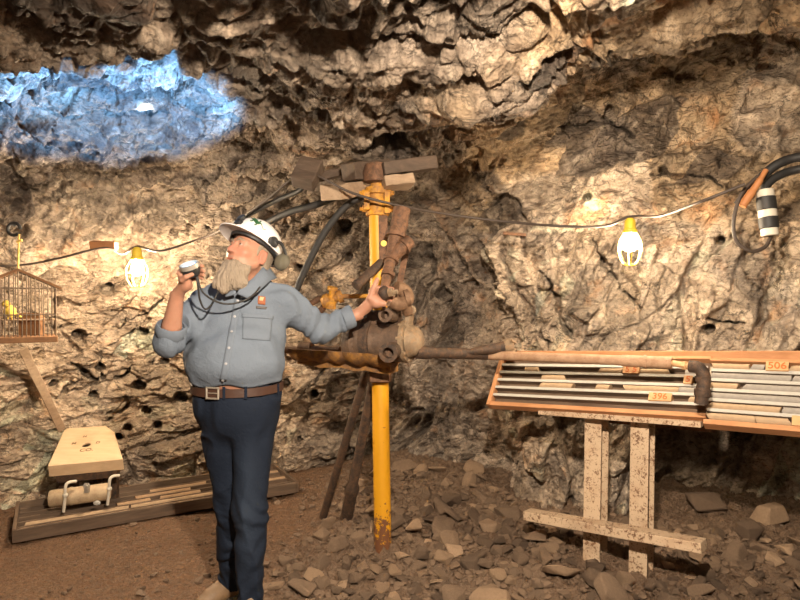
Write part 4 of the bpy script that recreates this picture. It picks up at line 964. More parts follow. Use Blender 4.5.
def polygonise(sdf, lo, hi, h, B=8, margin=1.6):
    """naive surface nets over the sparse blocks near the surface"""
    lo = np.array(lo, np.float32); n = np.ceil((np.array(hi) - lo) / (h * B)).astype(int)
    I = np.stack(np.meshgrid(*[np.arange(k) for k in n], indexing='ij'), -1).reshape(-1, 3)
    cen = lo + (I + .5).astype(np.float32) * (h * B)
    v = np.concatenate([sdf(cen[i:i + 60000]) for i in range(0, len(cen), 60000)])
    I = I[np.abs(v) < h * B * .87 * margin]
    g = np.stack(np.meshgrid(*[np.arange(B + 1)] * 3, indexing='ij'), -1).reshape(-1, 3)
    NN = n * B + 2
    def key(a): return (a[..., 0].astype(np.int64) * NN[1] + a[..., 1]) * NN[2] + a[..., 2]
    CK, CV, EK = [], [], []
    for s in range(0, len(I), 1500):
        Ib = I[s:s + 1500]; G = (Ib[:, None] * B + g[None])
        D = sdf((lo + G.reshape(-1, 3).astype(np.float32) * h)).reshape(len(Ib), B + 1, B + 1, B + 1)
        keep = (D.min((1, 2, 3)) < 0) & (D.max((1, 2, 3)) >= 0)
        D = D[keep]; Ib = Ib[keep]
        if not len(Ib): continue
        acc = np.zeros(D.shape[:1] + (B, B, B, 3), np.float32); cnt = np.zeros(D.shape[:1] + (B, B, B), np.float32)
        cs_ = [(i, j, k) for i in (0, 1) for j in (0, 1) for k in (0, 1)]
        S = lambda c: D[:, c[0]:c[0] + B, c[1]:c[1] + B, c[2]:c[2] + B]
        for c in cs_:
            for ax_ in range(3):
                if c[ax_] == 0:
                    e = list(c); e[ax_] = 1; a_, b_ = S(c), S(e); m = (a_ < 0) != (b_ < 0)
                    t = np.where(m, a_ / np.where(m, a_ - b_, 1), 0)
                    p = np.array(c, np.float32)[None, None, None, None] + np.zeros(a_.shape + (3,), np.float32); p[..., ax_] = t
                    acc += p * m[..., None]; cnt += m
        m = cnt > 0; idx = np.argwhere(m)
        cell = Ib[idx[:, 0]] * B + idx[:, 1:]
        CK.append(key(cell)); CV.append(lo + (cell + acc[m] / cnt[m][:, None]) * h)
        for ax_ in range(3):
            e = [0, 0, 0]; e[ax_] = 1; a_, b_ = S((0, 0, 0)), S(e); m = (a_ < 0) != (b_ < 0); idx = np.argwhere(m)
            EK.append((ax_, Ib[idx[:, 0]] * B + idx[:, 1:], (a_[m] < 0)))
    CK = np.concatenate(CK); CV = np.concatenate(CV); o = np.argsort(CK); CK = CK[o]; CV = CV[o]
    Fq = []
    for ax_, p, inside in EK:
        a1, a2 = [(1, 2), (2, 0), (0, 1)][ax_]
        q = []
        for s1, s2 in ((0, 0), (-1, 0), (-1, -1), (0, -1)):
            c = p.copy(); c[:, a1] += s1; c[:, a2] += s2; q.append(key(c))
        q = np.stack(q, -1); ix = np.minimum(np.searchsorted(CK, q), len(CK) - 1); ok = (CK[ix] == q).all(1)
        ix = ix[ok]; ins = inside[ok]; ix[~ins] = ix[~ins][:, ::-1]; Fq.append(ix)
    return CV, np.concatenate(Fq)
def sculpt(name, sdf, lo, hi, h, mat, parent, smooth_it=1):
    V, Fq = polygonise(sdf, lo, hi, h)
    for _ in range(smooth_it):           # one light relaxation pass
        acc = np.zeros_like(V); cnt = np.zeros(len(V), np.float32)
        for k in range(4):
            np.add.at(acc, Fq[:, k], V[Fq[:, (k + 1) % 4]]); np.add.at(cnt, Fq[:, k], 1)
        V = V * .5 + .5 * acc / np.maximum(cnt, 1)[:, None]
    return mesh_np(name, V, Fq, mat, parent), V, Fq

# ------------------------------------------------------------------ the guide
A = lambda v: np.array(v, np.float32)
man = thing('person', 'bearded person in white helmet, grey-blue shirt and dark jeans holding up a lamp', 'person', (-.77, 2.87, gz(-.77, 2.87)))
SR, ER, WR = A(U(206, 304, 2.88)), A(U(169, 342, 2.68)), A(U(177, 295, 2.60))
SLh, EL, WL = A(U(283, 304, 2.89)), A(U(320, 329, 3.00)), A(U(359, 314, 3.06))
NB_ = A(U(250, 283, 2.88))
HC = A(U(250.5, 253, 2.84)); HS = 1.04
def headframe(yaw, pitch):
    y, p = math.radians(yaw), math.radians(pitch); h = np.array((-math.sin(y), -math.cos(y), 0)); z = np.array((0, 0, 1.))
    f = h * math.cos(p) + z * math.sin(p); u = -h * math.sin(p) + z * math.cos(p); s = np.cross(u, f)
    return np.stack([s, f, u]).astype(np.float32)       # rows: his left, forward, up
HR = headframe(35, 23); MR = headframe(37, 33)
def hl(s, f, u): return HC + HS * (s * HR[0] + f * HR[1] + u * HR[2])
def head_sdf(P):
    q = ((P - HC) @ HR.T) / HS
    d = sd_ell(q, (0, -.012, .028), (.077, .098, .092))
    d = smin(d, sd_ell(q, (0, .035, -.03), (.063, .066, .075)), .03)
    d = smin(d, sd_cone(q, (0, .045, -.075), (0, .068, -.100), .042, .026), .03)           # jaw, chin
    for s in (-1, 1):
        d = smin(d, sd_cone(q, (s * .055, .005, -.06), (s * .02, .065, -.098), .022, .022), .025)
        d = smin(d, sd_ell(q, (s * .042, .062, -.033), (.022, .02, .018)), .018)             # cheekbone
        d = smin(d, sd_cone(q, (s * .012, .088, .018), (s * .046, .072, .014), .011, .010), .012)   # brow
        d = smax(d, -sd_ell(q, (s * .031, .098, -.004), (.017, .016, .011)), .012)           # eye socket
        d = smin(d, sd_ell(q, (s * .080, -.012, -.022), (.010, .021, .034)), .008)            # ear
        d = smax(d, -sd_ell(q, (s * .090, -.006, -.018), (.006, .012, .020)), .006)
        d = smin(d, sd_cone(q, (s * .081, -.024, .006), (s * .081, -.018, -.045), .006, .006), .006)
    for s in (-1, 1):
        d = smin(d, sd_chain(q, [(s * .017, .085, .000), (s * .031, .0885, .0065), (s * .045, .080, .000)], [.004, .0052, .004], .003), .004)
        d = smin(d, sd_chain(q, [(s * .017, .085, -.005), (s * .031, .0875, -.0115), (s * .045, .080, -.005)], [.004, .005, .004], .003), .004)
    d = smin(d, sd_cone(q, (0, .088, .004), (0, .108, -.036), .009, .0135), .010)             # nose
    for s in (-1, 1): d = smin(d, sd_ell(q, (s * .013, .100, -.042), (.010, .012, .008)), .006)
    d = smin(d, sd_cone(q, (-.017, .088, -.072), (.017, .088, -.072), .009, .009), .008)
    d = smin(d, sd_cone(q, (-.014, .088, -.085), (.014, .088, -.085), .0095, .0095), .006)
    d = smax(d, -sd_ell(q, (0, .098, -.0785), (.021, .012, .0028)), .004)
    return d * HS
# the lamp he holds and the knob he grips decide the fingers
LC = A(U(191, 270, 2.55)); LA = A(Vector((-.20, -.40, .88)).normalized())
L1 = np.cross(A((0, 1, 0)), LA); L1 /= np.linalg.norm(L1); L2 = np.cross(LA, L1)           # viewer right, away
LR_ = .038
def lampp(th, r, h): t = math.radians(th); return LC + L1 * (r * math.cos(t)) + L2 * (r * math.sin(t)) + LA * h
KNA = A(KN)
def knobp(th, r, h): t = math.radians(th); return KNA + A((r * math.cos(t), r * math.sin(t), h))
def hand_right(P):
    d = sd_cone(P, WR, lampp(200, .040, -.048), .026, .024)
    d = smin(d, sd_cone(P, lampp(180, .047, -.005), lampp(188, .040, -.060), .016, .020), .016)
    d = smin(d, sd_cone(P, lampp(215, .036, -.03), lampp(195, .040, -.06), .018, .02), .014)
    for k, (h, rr, e) in enumerate(((.000, .050, 28), (-.020, .048, 15), (-.038, .042, 20), (-.054, .036, 40))):
        r = (.0098, .0102, .0096, .0086)[k]
        d = smin(d, sd_chain(P, [lampp(178, rr + .004, h), lampp(128, rr + .003, h + .003), lampp(78, rr, h + .002), lampp(e, rr - .001, h - .001)], [r * 1.1, r * 1.02, r * .95, r * .82], .003), .005)
    d = smin(d, sd_chain(P, [lampp(206, .042, -.040), lampp(228, .053, -.022), lampp(256, .051, -.010), lampp(286, .048, -.006)], [.015, .0125, .0108, .009], .004), .008)
    return d
def hand_left(P):
    pc = knobp(207, .060, -.036)
    d = sd_cone(P, WL, pc, .029, .030)
    d = smin(d, sd_cone(P, knobp(165, .062, .008), knobp(228, .054, -.048), .021, .026), .018)
    d = smin(d, sd_cone(P, knobp(228, .056, -.050), knobp(268, .046, -.054), .024, .017), .016)
    for k, (h, e) in enumerate(((.024, 22), (.004, 12), (-.017, 18), (-.037, 40))):
        r = (.0108, .0112, .0106, .0096)[k]
        d = smin(d, sd_chain(P, [knobp(165, .060, h), knobp(120, .054, h + .004), knobp(72, .050, h + .003), knobp(e, .047, h - .002)], [r * 1.15, r * 1.05, r * .97, r * .85], .003), .006)
    d = smin(d, sd_chain(P, [knobp(224, .058, -.034), A(U(370, 298, 3.01)), A(U(374, 288, 3.005)), A(U(377, 279.5, 3.01))], [.021, .0170, .0140, .0112], .004), .012)
    return d
HIPL, KNL, ANL = A(U(256, 420, 2.87)), A(U(250, 512, 2.80)), A(U(251, 612, 2.78))
HIPR, KNR, ANR = A(U(222, 420, 2.89)), A(U(233, 508, 2.93)), A(U(231, 590, 3.05))
def arm_r(P): return smin(sd_cone(P, SR, ER, .046, .040), sd_chain(P, [ER, ER * .65 + WR * .35, WR], [.044, .042, .028]), .02)
def arm_l(P): return smin(sd_cone(P, SLh, EL, .046, .034), sd_chain(P, [EL, EL * .65 + WL * .35, EL * .3 + WL * .7, WL], [.034, .034, .034, .029]), .02)
def torso_sdf(P, g=0.):
    d = sd_ell(P, (-.768, 2.885, 1.375), (.222 + g, .138 + g, .25 + g))
    d = smin(d, sd_ell(P, (-.778, 2.835, 1.215), (.233 + g, .182 + g, .19 + g)), .06)
    d = smin(d, sd_ell(P, (-.776, 2.865, 1.08), (.205 + g, .15 + g, .12 + g)), .05)
    d = smin(d, sd_cone(P, SR + A((.03, 0, -.02)), SLh + A((-.03, 0, -.02)), .066 + g, .066 + g), .05)
    for s, w in ((SR, 1), (SLh, 1)): d = smin(d, sd_cone(P, NB_ + A((0, .01, -.01)), s * .8 + NB_ * .2 + A((0, .01, -.008)), .058 + g, .06 + g), .04)
    return d
def legs_sdf(P, g=0.):
    d = sd_ell(P, (-.776, 2.875, .98), (.19 + g, .15 + g, .15 + g))
    l = smin(sd_chain(P, [HIPL, KNL], [.098 + g, .066 + g], .03), sd_chain(P, [KNL, KNL * .6 + ANL * .4, ANL], [.064 + g, .060 + g, .04 + g * 1.9], .03), .03)
    r = smin(sd_chain(P, [HIPR, KNR], [.098 + g, .066 + g], .03), sd_chain(P, [KNR, KNR * .6 + ANR * .4, ANR], [.064 + g, .060 + g, .04 + g * 1.9], .03), .03)
    return smin(d, smin(l, r, .015), .05)
def body_sdf(P):
    d = smin(head_sdf(P), sd_cone(P, NB_ + A((0, .015, -.02)), hl(0, -.03, -.06), .062, .056), .03)
    d = smin(d, torso_sdf(P, -.022), .03)
    d = smin(d, legs_sdf(P, -.016), .03)
    d = smin(d, smin(arm_r(P), hand_right(P), .012), .03)
    d = smin(d, smin(arm_l(P), hand_left(P), .012), .03)
    return d
t = NT('skin'); n = t.noise(45, 5, .6); fl_c = t.attr('flush', 'Fac')
c = t.mix(n, (.36, .17, .11), (.43, .225, .15)); c = t.mix(t.math('MULTIPLY', fl_c, .75), c, (.46, .14, .095))
SKIN = t.done(c, .5, 0, t.bump(t.noise(160, 3, .6), .0015, .8), spec=.4, **{'Subsurface Weight': .08, 'Subsurface Scale': .01})
SKIN.node_tree.nodes['Principled BSDF'].inputs['Subsurface Radius'].default_value = (1, .35, .2)
body, BV, _ = sculpt('body', body_sdf, (-1.15, 2.45, .02), (-.02, 3.25, 1.92), .0036, SKIN, man, 0)
qh = ((BV - HC) @ HR.T) / HS
def blob(c, r): return np.exp(-(((qh - np.array(c, np.float32)) / np.array(r, np.float32)) ** 2).sum(1))
flush = np.clip(.8 * blob((0, .11, -.035), (.022, .03, .022)) + .5 * blob((.045, .06, -.04), (.025, .04, .025)) + .5 * blob((-.045, .06, -.04), (.025, .04, .025)) + .8 * blob((.085, -.01, -.02), (.012, .03, .04)) + 1.0 * blob((0, .095, -.078), (.022, .02, .013)), 0, 1)
a = body.data.attributes.new('flush', 'FLOAT', 'POINT'); a.data.foreach_set('value', flush.astype(np.float32))
# eyes
EYE = simple('eye_white', (.36, .29, .25), .3, 0, .03); IRIS = simple('iris', (.05, .045, .04), .2)
for s in (-1, 1):
    c = Vector(hl(s * .031, .0792, -.003)); b = NB(); sphere(b, c, .0122 * HS, 18, 12); e_ = obj('eye', b, EYE, man, 60)
    look = Vector(HR[1] + .35 * HR[2] * 1 + A((-.2, 0, 0))).normalized(); b = NB(); lathe(b, c + look * .0098 * HS, look, [(0, .0064), (.0022, .005), (.0030, .001)], 16); obj('iris', b, IRIS, e_, 60)
# hair, beard, brows
t = NT('grey_beard'); zz = t.t.nodes.new('ShaderNodeSeparateXYZ'); co = t.map((1, 1, .16)); n = t.noise(120, 4, .7, co=co); m_ = t.noise(14, 3)
c = t.mix(n, (.11, .085, .062), (.32, .25, .185)); c = t.mix(t.math('MULTIPLY', m_, .6), c, (.38, .30, .22)); HAIR = t.done(c, .75, 0, t.bump(n, .006, 1))
BT = A(U(224, 289, 2.69)); BM = hl(0, .068, -.112)
def beard_sdf(P):
    q = ((P - HC) @ HR.T) / HS
    d = sd_chain(P, [BM, BM * .5 + BT * .5 + A((.004, -.006, 0)), BT], [.046, .048, .024], .02)
    d = smin(d, sd_chain(P, [BM + A((.02, 0, -.01)), A(U(240, 282, 2.72))], [.050, .034], .02), .03); d = smin(d, sd_chain(P, [BM + A((-.01, 0, -.03)), A(U(217, 284, 2.70))], [.035, .02], .02), .03)
    for s in (-1, 1):
        d = smin(d, sd_chain(P, [hl(s * .062, .022, -.078), hl(s * .052, .034, -.098), hl(s * .030, .058, -.116)], [.008, .016, .028], .01), .02)
        d = smin(d, sd_chain(P, [hl(0, .090, -.066), hl(s * .018, .087, -.068), hl(s * .034, .074, -.082), hl(s * .036, .066, -.105)], [.006, .0075, .008, .010], .006), .008)
    d = smax(d, -sd_ell(q, (0, .104, -.0785), (.020, .03, .0085)), .004)
    st = vnoise((P + .02 * vnoise(P * 14, 8)[:, None]) * A((110, 110, 16)), 5)
    return d + .0042 * st + .003 * vnoise(P * A((220, 220, 40)), 6)
sculpt('beard', beard_sdf, (-1.0, 2.55, 1.5), (-.55, 2.95, 1.80), .003, HAIR, man, 0)
def hair_sdf(P):
    q = ((P - HC) @ HR.T) / HS
    d = sd_ell(q, (0, -.014, .026), (.0835, .106, .097)); d = smin(d, sd_ell(q, (0, -.055, -.045), (.064, .05, .05)), .03)
    d = smax(d, q[:, 1] - .028 + .3 * np.maximum(q[:, 2], -.1), .008); d = smax(d, -.088 - q[:, 2], .01); d = smax(d, q[:, 2] - .075, .01)
    for s in (-1, 1): d = smax(d, -sd_ell(q, (s * .086, -.006, -.026), (.022, .027, .042)), .006)
    return (d + .0022 * vnoise(P * A((160, 160, 30)), 15)) * HS
sculpt('hair', hair_sdf, HC - .2, HC + .2, .0035, HAIR, man, 0)
for s in (-1, 1):
    b = NB(); tube(b, [hl(s * .010, .098, .014), hl(s * .026, .098, .022), hl(s * .046, .080, .016)], [.0045, .0055, .003], 8); obj('eyebrow', b, HAIR, man, 60)

# shirt
def folds(P, d, amp):
    f = vnoise(P @ FR * A((4, 13, 7)) + 1.2 * vnoise(P * 4, 41)[:, None], 42); g = vnoise(P @ FR * A((9, 24, 14)), 43)
    return d - amp * 1.1 * f - amp * .45 * g
FR = rotm(.3, .5, .2)
CUR = ER + (WR - ER) * .30; CUL = EL + (WL - EL) * .72
def shirt_sdf(P):
    d = torso_sdf(P, .002)
    ar = sd_cone(P, SR, ER, .080, .066); ar = smin(ar, sd_cone(P, ER, ER + (CUR - ER) * .75, .066, .060), .02)
    al = sd_cone(P, SLh, EL, .080, .064); al = smin(al, sd_cone(P, EL, CUL, .062, .050), .025)
    d = smin(d, ar, .028); d = smin(d, al, .035)
    ua = np.clip(((P - SR) @ (ER - SR)) / float((ER - SR) @ (ER - SR)), 0, 1.2); ul = np.clip(((P - SLh) @ (WL - SLh)) / float((WL - SLh) @ (WL - SLh)), 0, 1.1)
    w = np.exp(-(np.maximum(al, 0) / .02) ** 2)
    d = d + .005 * np.sin(ul * 46 + 5 * vnoise(P * 7, 44)) * np.exp(-(al / .03) ** 2) * sstep(.15, .4, ul) - .004 * np.sin(ua * 26 + 5 * vnoise(P * 7, 45)) * np.exp(-(ar / .03) ** 2) * sstep(.3, .6, ua)
    d = folds(P, d, .0135)
    # neck opening, sleeve ends, waist
    d = smax(d, -sd_cone(P, NB_ + A((-.012, -.015, -.015)), NB_ + A((-.01, -.05, .16)), .062, .11), .008)
    d = smax(d, -sd_cone(P, CUR, WR + (WR - CUR) * .4, .049, .046), .006)
    nu = (WR - ER) / np.linalg.norm(WR - ER); 
    d = np.where(ar < .03, smax(d, np.where(sd_cone(P, CUR, WR, .075, .07) < .0, (P - CUR) @ nu, -1), .006), d)
    d = smax(d, -sd_cone(P, CUL + (WL - CUL) * .05, WL + (WL - CUL), .042, .042), .006)
    return smax(d, 1.107 + .008 * np.sin(P[:, 0] * 30) - P[:, 2], .012)
t = NT('chambray_shirt'); n = t.noise(8, 5, .6); w1 = t.noise(500, 2, .6)
c = t.mix(n, (.105, .13, .172), (.155, .185, .23)); c = t.mix(t.math('MULTIPLY', w1, .35), c, (.21, .245, .30))
SHIRT = t.done(c, .85, 0, t.bump(t.noise(34, 5, .65, dist=.6), .006, .9), spec=.25)
shirt, SV_, SF_ = sculpt('shirt', shirt_sdf, (-1.15, 2.5, 1.05), (-.12, 3.25, 1.64), .0045, SHIRT, man, 1)
from mathutils.bvhtree import BVHTree
SBVH = BVHTree.FromPolygons(SV_.tolist(), SF_.tolist())
def on_shirt(px, py, off=.003, bvh=None):
    o_ = Vector((0, 0, CZ)); dr = (U(px, py, 1) - o_).normalized(); hit = (bvh or SBVH).ray_cast(o_, dr)
    if hit[0] is None: return None
    return hit[0] + hit[1].normalized() * off * (1 if hit[1].dot(dr) < 0 else -1)
def sheet(name, rows, mat, parent, off=.004, thick=.003, bvh=None):
    """cloth panel laid on the garment below; rows of pixel points"""
    b = NB(); g = []
    for r in rows:
        g.append([on_shirt(px, py, off, bvh) for px, py in r])
    last = next(p for r in g for p in r if p is not None); vs = []
    for r in g:
        rr = []
        for p in r:
            if p is None: p = last
            last = p; rr.append(b.verts.new(p))
        vs.append(rr)
    for i in range(len(vs) - 1):
        for j in range(len(vs[0]) - 1): b.faces.new((vs[i][j], vs[i + 1][j], vs[i + 1][j + 1], vs[i][j + 1]))
    bmesh.ops.recalc_face_normals(b, faces=b.faces)
    o = obj(name, b, mat, parent, 60); s = o.modifiers.new('thick', 'SOLIDIFY'); s.thickness = thick; s.offset = 0; return o
def quadrows(c4, n, m):
    (ax_, ay_), (bx_, by_), (cx_, cy_), (dx2, dy2) = c4; out = []
    for i in range(n + 1):
        t_ = i / n; l = (ax_ + (dx2 - ax_) * t_, ay_ + (dy2 - ay_) * t_); r = (bx_ + (cx_ - bx_) * t_, by_ + (cy_ - by_) * t_)
        out.append([(l[0] + (r[0] - l[0]) * j / m, l[1] + (r[1] - l[1]) * j / m) for j in range(m + 1)])
    return out
CLOTH2 = simple('shirt_trim', (.135, .162, .205), .85, 0, .1, 60)
sheet('placket', quadrows([(236, 292), (243, 292), (227, 380), (220, 380)], 40, 3), CLOTH2, shirt)
pk = sheet('pocket', quadrows([(243, 315), (272, 317), (270, 341), (242, 339)], 14, 14), CLOTH2, shirt, .004)
sheet('pocket_flap', quadrows([(242, 313), (273, 315), (272.5, 319.5), (242, 317.5)], 4, 14), CLOTH2, shirt, .008)
BTN = simple('shirt_button', (.30, .30, .32), .4)
for i in range(6):
    k = .10 + .17 * i; p = on_shirt(239.5 - 17 * k, 292 + 92 * k, .007); q = on_shirt(239.5 - 17 * k, 292 + 92 * k, .011)
    if p and q: b = NB(); lathe(b, p, (q - p), [(0, .006), (.0025, .006), (.003, .004)], 12); obj('button', b, BTN, shirt, 40)
# stitched badge on the chest: orange and cream mark over a dark squiggle of thread
for nm, c4, colr in (('badge', [(258, 296), (265.5, 297), (265, 305), (257.5, 304)], (.30, .10, .045)), ('badge', [(260, 297), (264, 297.5), (262.5, 301), (259, 300.5)], (.5, .36, .2)), ('badge', [(255.5, 306), (267, 307), (266, 309.3), (256, 308.5)], (.10, .09, .09))):
    sheet(nm, quadrows(c4, 4, 5), simple('badge_thread', colr, .8, 0, .2, 200), shirt, .005 if c4[0][0] != 260 else .0065, .0015)
# collar: two folded points
def flap(pts, w_up):
    b = NB(); vs = []
    for lo_, hi_ in pts: vs.append((b.verts.new(lo_), b.verts.new(hi_)))
    for p, q in zip(vs, vs[1:]): b.faces.new((p[0], q[0], q[1], p[1]))
    bmesh.ops.recalc_face_normals(b, faces=b.faces); bmesh.ops.subdivide_edges(b, edges=b.edges[:], cuts=2, use_grid_fill=True)
    o = obj('collar', b, CLOTH2, shirt, 60); s = o.modifiers.new('thick', 'SOLIDIFY'); s.thickness = .005; s.offset = 0; return o
flap([(U(237, 294, 2.70), U(238, 291, 2.70)), (U(247, 298, 2.695), U(243, 286, 2.715)), (U(258, 292, 2.725), U(253, 278, 2.745)), (U(270, 281, 2.80), U(262, 268, 2.80)), (U(277, 278, 2.90), U(268, 266, 2.90)), (U(264, 279, 2.98), U(260, 266, 2.96))], 0)
flap([(U(236, 294, 2.70), U(236, 291, 2.70)), (U(226, 297, 2.705), U(229, 289, 2.72)), (U(219, 291, 2.75), U(224, 284, 2.77)), (U(217, 286, 2.84), U(222, 276, 2.84)), (U(226, 280, 2.94), U(232, 270, 2.93)), (U(246, 279, 2.98), U(246, 266, 2.96))], 0)
# rolled cuffs
def cuff(c, ax_, r, ln, nm='cuff'):
    b = NB(); lathe(b, Vector(c) - Vector(ax_).normalized() * ln * .5, ax_, [(0, r * .96), (.004, r), (ln * .5, r * 1.03), (ln - .004, r), (ln, r * .95), (ln, r * .84), (0, r * .84), (0, r * .96)], 28, caps=False)
    for v in b.verts: v.co += Vector((random.uniform(-.0016, .0016), random.uniform(-.0016, .0016), random.uniform(-.0016, .0016)))
    obj(nm, b, CLOTH2, shirt, 60)
cuff(CUR - (WR - ER) * .04, WR - ER, .066, .05); cuff(CUL - (WL - EL) * .02, WL - EL, .056, .055)

# jeans, belt, boots
def jeans_sdf(P):
    d = legs_sdf(P, .006); d = smin(d, sd_ell(P, (-.776, 2.866, 1.05), (.203, .151, .16)), .04)
    lowz = 1 - sstep(.25, .6, P[:, 2])
    d = d + lowz * .0035 * np.sin(P[:, 2] * 70 + 16 * vnoise(P * 5, 61)) + .004 * np.sin(P[:, 2] * 60 + P[:, 0] * 40 + 5 * vnoise(P * 5, 64)) * np.exp(-((P[:, 2] - .5) / .1) ** 2)
    f = vnoise(P * A((8, 8, 4)) + 1.3 * vnoise(P * 4, 62)[:, None], 63); d = d - .010 * (1 - 2 * np.abs(f))
    d = smax(d, P[:, 2] - 1.118, .004)
    # open hems
    for an, kn in ((ANL, KNL), (ANR, KNR)):
        nu = (an - kn) / np.linalg.norm(an - kn); near = sd_cone(P, an - nu * .1, an + nu * .2, .10, .10)
        d = np.where(near < 0, smax(d, (P - an) @ nu - .005, .004), d)
        d = smax(d, -sd_cone(P, an - nu * .03, an + nu * .1, .05, .052), .004)
    return d
t = NT('dark_denim'); n = t.noise(6, 5, .6); w1 = t.noise(420, 2, .6, co=t.map((1, 1, .3))); hz_n = t.attr('fade', 'Fac')
c = t.mix(n, (.004, .008, .019), (.007, .012, .026)); c = t.mix(t.math('MULTIPLY', hz_n, .6), c, (.026, .038, .062)); c = t.mix(t.math('MULTIPLY', w1, .2), c, (.025, .036, .055))
DENIM = t.done(c, .85, 0, t.bump(t.noise(40, 5, .6, dist=.5), .005, .8), spec=.25)
jeans, JV, JF = sculpt('jeans', jeans_sdf, (-1.08, 2.55, .04), (-.48, 3.25, 1.16), .0048, DENIM, man, 1)
fade = np.exp(-((JV[:, 0] - (-.70)) / .05) ** 2) * np.exp(-((JV[:, 2] - .55) / .28) ** 2)          # worn fronts of the thighs and knees
a = jeans.data.attributes.new('fade', 'FLOAT', 'POINT'); a.data.foreach_set('value', fade.astype(np.float32))
JB = BVHTree.FromPolygons(JV.tolist(), JF.tolist())
LEA = simple('brown_belt_leather', (.055, .025, .016), .45, 0, .3, 30, .001)
b = NB(); n_ = 64; rings = []
for k in range(n_):
    a_ = 2 * PI * k / n_; dx, dy = math.cos(a_), math.sin(a_); zc = 1.090 + .010 * (dx * .3) - .012 * max(0, -dy)
    ring = []
    for hz2, o_ in ((-.019, .004), (.019, .003), (.019, .010), (-.019, .011)): ring.append(b.verts.new((-.776 + dx * (.208 + o_), 2.864 + dy * (.156 + o_), zc + hz2)))
    rings.append(ring)
for p, q in zip(rings, rings[1:] + rings[:1]):
    for i in range(4): b.faces.new((p[i], q[i], q[(i + 1) % 4], p[(i + 1) % 4]))
bmesh.ops.recalc_face_normals(b, faces=b.faces); belt = obj('belt', b, LEA, man, 40)
b = NB(); bc = Vector((-.845, 2.703, 1.080)); xd2 = Vector((.96, -.28, 0)).normalized()
for s1 in (-1, 1):
    beam(b, bc + xd2 * (.030 * s1) + Vector((0, 0, -.026)), bc + xd2 * (.030 * s1) + Vector((0, 0, .026)), .008, .008); beam(b, bc - xd2 * .034 + Vector((0, 0, .024 * s1)), bc + xd2 * .034 + Vector((0, 0, .024 * s1)), .008, .008)
beam(b, bc - xd2 * .03, bc + xd2 * .03, .005, .005); obj('buckle', b, M['bolt'], belt, bevel=.002)
for px in (226, 247, 275):
    X = (px - 400) / F * 2.73; a_ = math.acos(max(-1, min(1, (X + .776) / .22))); p = Vector((-.776 + .2195 * math.cos(a_), 2.864 - .1675 * math.sin(a_), 1.082)); b = NB(); beam(b, p - Vector((0, 0, .03)), p + Vector((0, 0, .028)), .013, .005, Vector((-math.cos(a_), math.sin(a_), 0))); obj('belt_loop', b, DENIM, jeans, bevel=.002)
BOOT = simple('brown_boot_leather', (.20, .125, .07), .6, 0, .3, 25, .002); SOLE = simple('boot_sole', (.05, .04, .032), .8)
for an, dr in ((ANL, (-.45, -.85)), (ANR, (-.62, -.78))):
    f2 = A((dr[0], dr[1], 0)) / math.hypot(*dr); g0 = gz(an[0], an[1]) + .012; base_ = A((an[0], an[1], g0))
    heel, ball, toe = base_ - f2 * .05, base_ + f2 * .11, base_ + f2 * .17
    def boot_sdf(P):
        d = sd_chain(P, [an + A((0, 0, .06)), base_ + A((0, 0, .07)) + f2 * .0], [.050, .048], .02)
        d = smin(d, sd_cone(P, heel + A((0, 0, .045)), ball + A((0, 0, .04)), .040, .044), .03); d = smin(d, sd_cone(P, ball + A((0, 0, .035)), toe + A((0, 0, .028)), .045, .036), .02); d = smin(d, sd_cone(P, base_ + A((0, 0, .085)) + f2 * .02, ball + A((0, 0, .045)), .04, .034), .03)
        return smax(d, g0 + .012 - P[:, 2], .004)
    bt, _, _ = sculpt('boot', boot_sdf, base_ - A((.3, .3, .03)), base_ + A((.3, .3, .26)), .005, BOOT, man, 1)
    def sole_sdf(P):
        Pf = P.copy(); Pf[:, 2] = 0; h_, b_, t_ = [v * A((1, 1, 0)) for v in (heel, ball, toe)]
        return smax(smin(sd_cone(Pf, h_, b_, .042, .047), sd_cone(Pf, b_, t_, .048, .040), .02), np.abs(P[:, 2] - g0 - .003) - .013, .003)
    sculpt('sole', sole_sdf, base_ - A((.3, .3, .04)), base_ + A((.3, .3, .06)), .005, SOLE, bt, 1)

# helmet
HEL = simple('white_helmet_shell', (.74, .71, .70), .32, 0, .05, 6); BLK = simple('black_plastic', (.02, .02, .021), .45)
HO = HC + HS * (HR[2] * .036 - HR[1] * .012)
def hw(s, f, u): return Vector(HO + s * MR[0] + f * MR[1] + u * MR[2])
b = NB(); n_ = 64; rings = []
def dome(a_, e, k=1.0):
    s_d, f_d = math.sin(a_), math.cos(a_); r1, r2 = .112 * k, .138 * k
    rr = math.cos(e) ** .82; zz2 = .122 * k * math.sin(e) ** .95
    rid = .004 * math.exp(-((s_d * rr) / .14) ** 2) * math.sin(e) ** .5 + .003 * (math.exp(-((abs(s_d) * rr - .42) / .12) ** 2)) * math.sin(e) ** .5
    return (s_d * r1 * rr, f_d * r2 * rr, zz2 + rid)
def brim(a_): return .010 + .052 * max(0, math.cos(a_)) ** 2.2 + .006 * max(0, -math.cos(a_))
prof = [('b', -.004, .85), ('b', -.006, 1.0), ('b', -.001, 1.0), ('b', .001, .6), ('b', .004, .15)] + [('d', e, 0) for e in [PI / 2 * i / 16 for i in range(0, 16)]]
for kd, v1, v2 in prof:
    ring = []
    for k in range(n_):
        a_ = 2 * PI * k / n_
        if kd == 'b':
            x, y, z = dome(a_, 0); L_ = math.hypot(x, y); q = 1 + brim(a_) * v2 / L_; z2 = v1 - .012 * v2 * max(0, math.cos(a_)) ** 2; ring.append(b.verts.new(hw(x * q, y * q, z2)))
        else:
            x, y, z = dome(a_, v1); ring.append(b.verts.new(hw(x, y, z + .004)))
    rings.append(ring)
for p, q in zip(rings, rings[1:]):
    for k in range(n_): b.faces.new((p[k], p[(k + 1) % n_], q[(k + 1) % n_], q[k]))
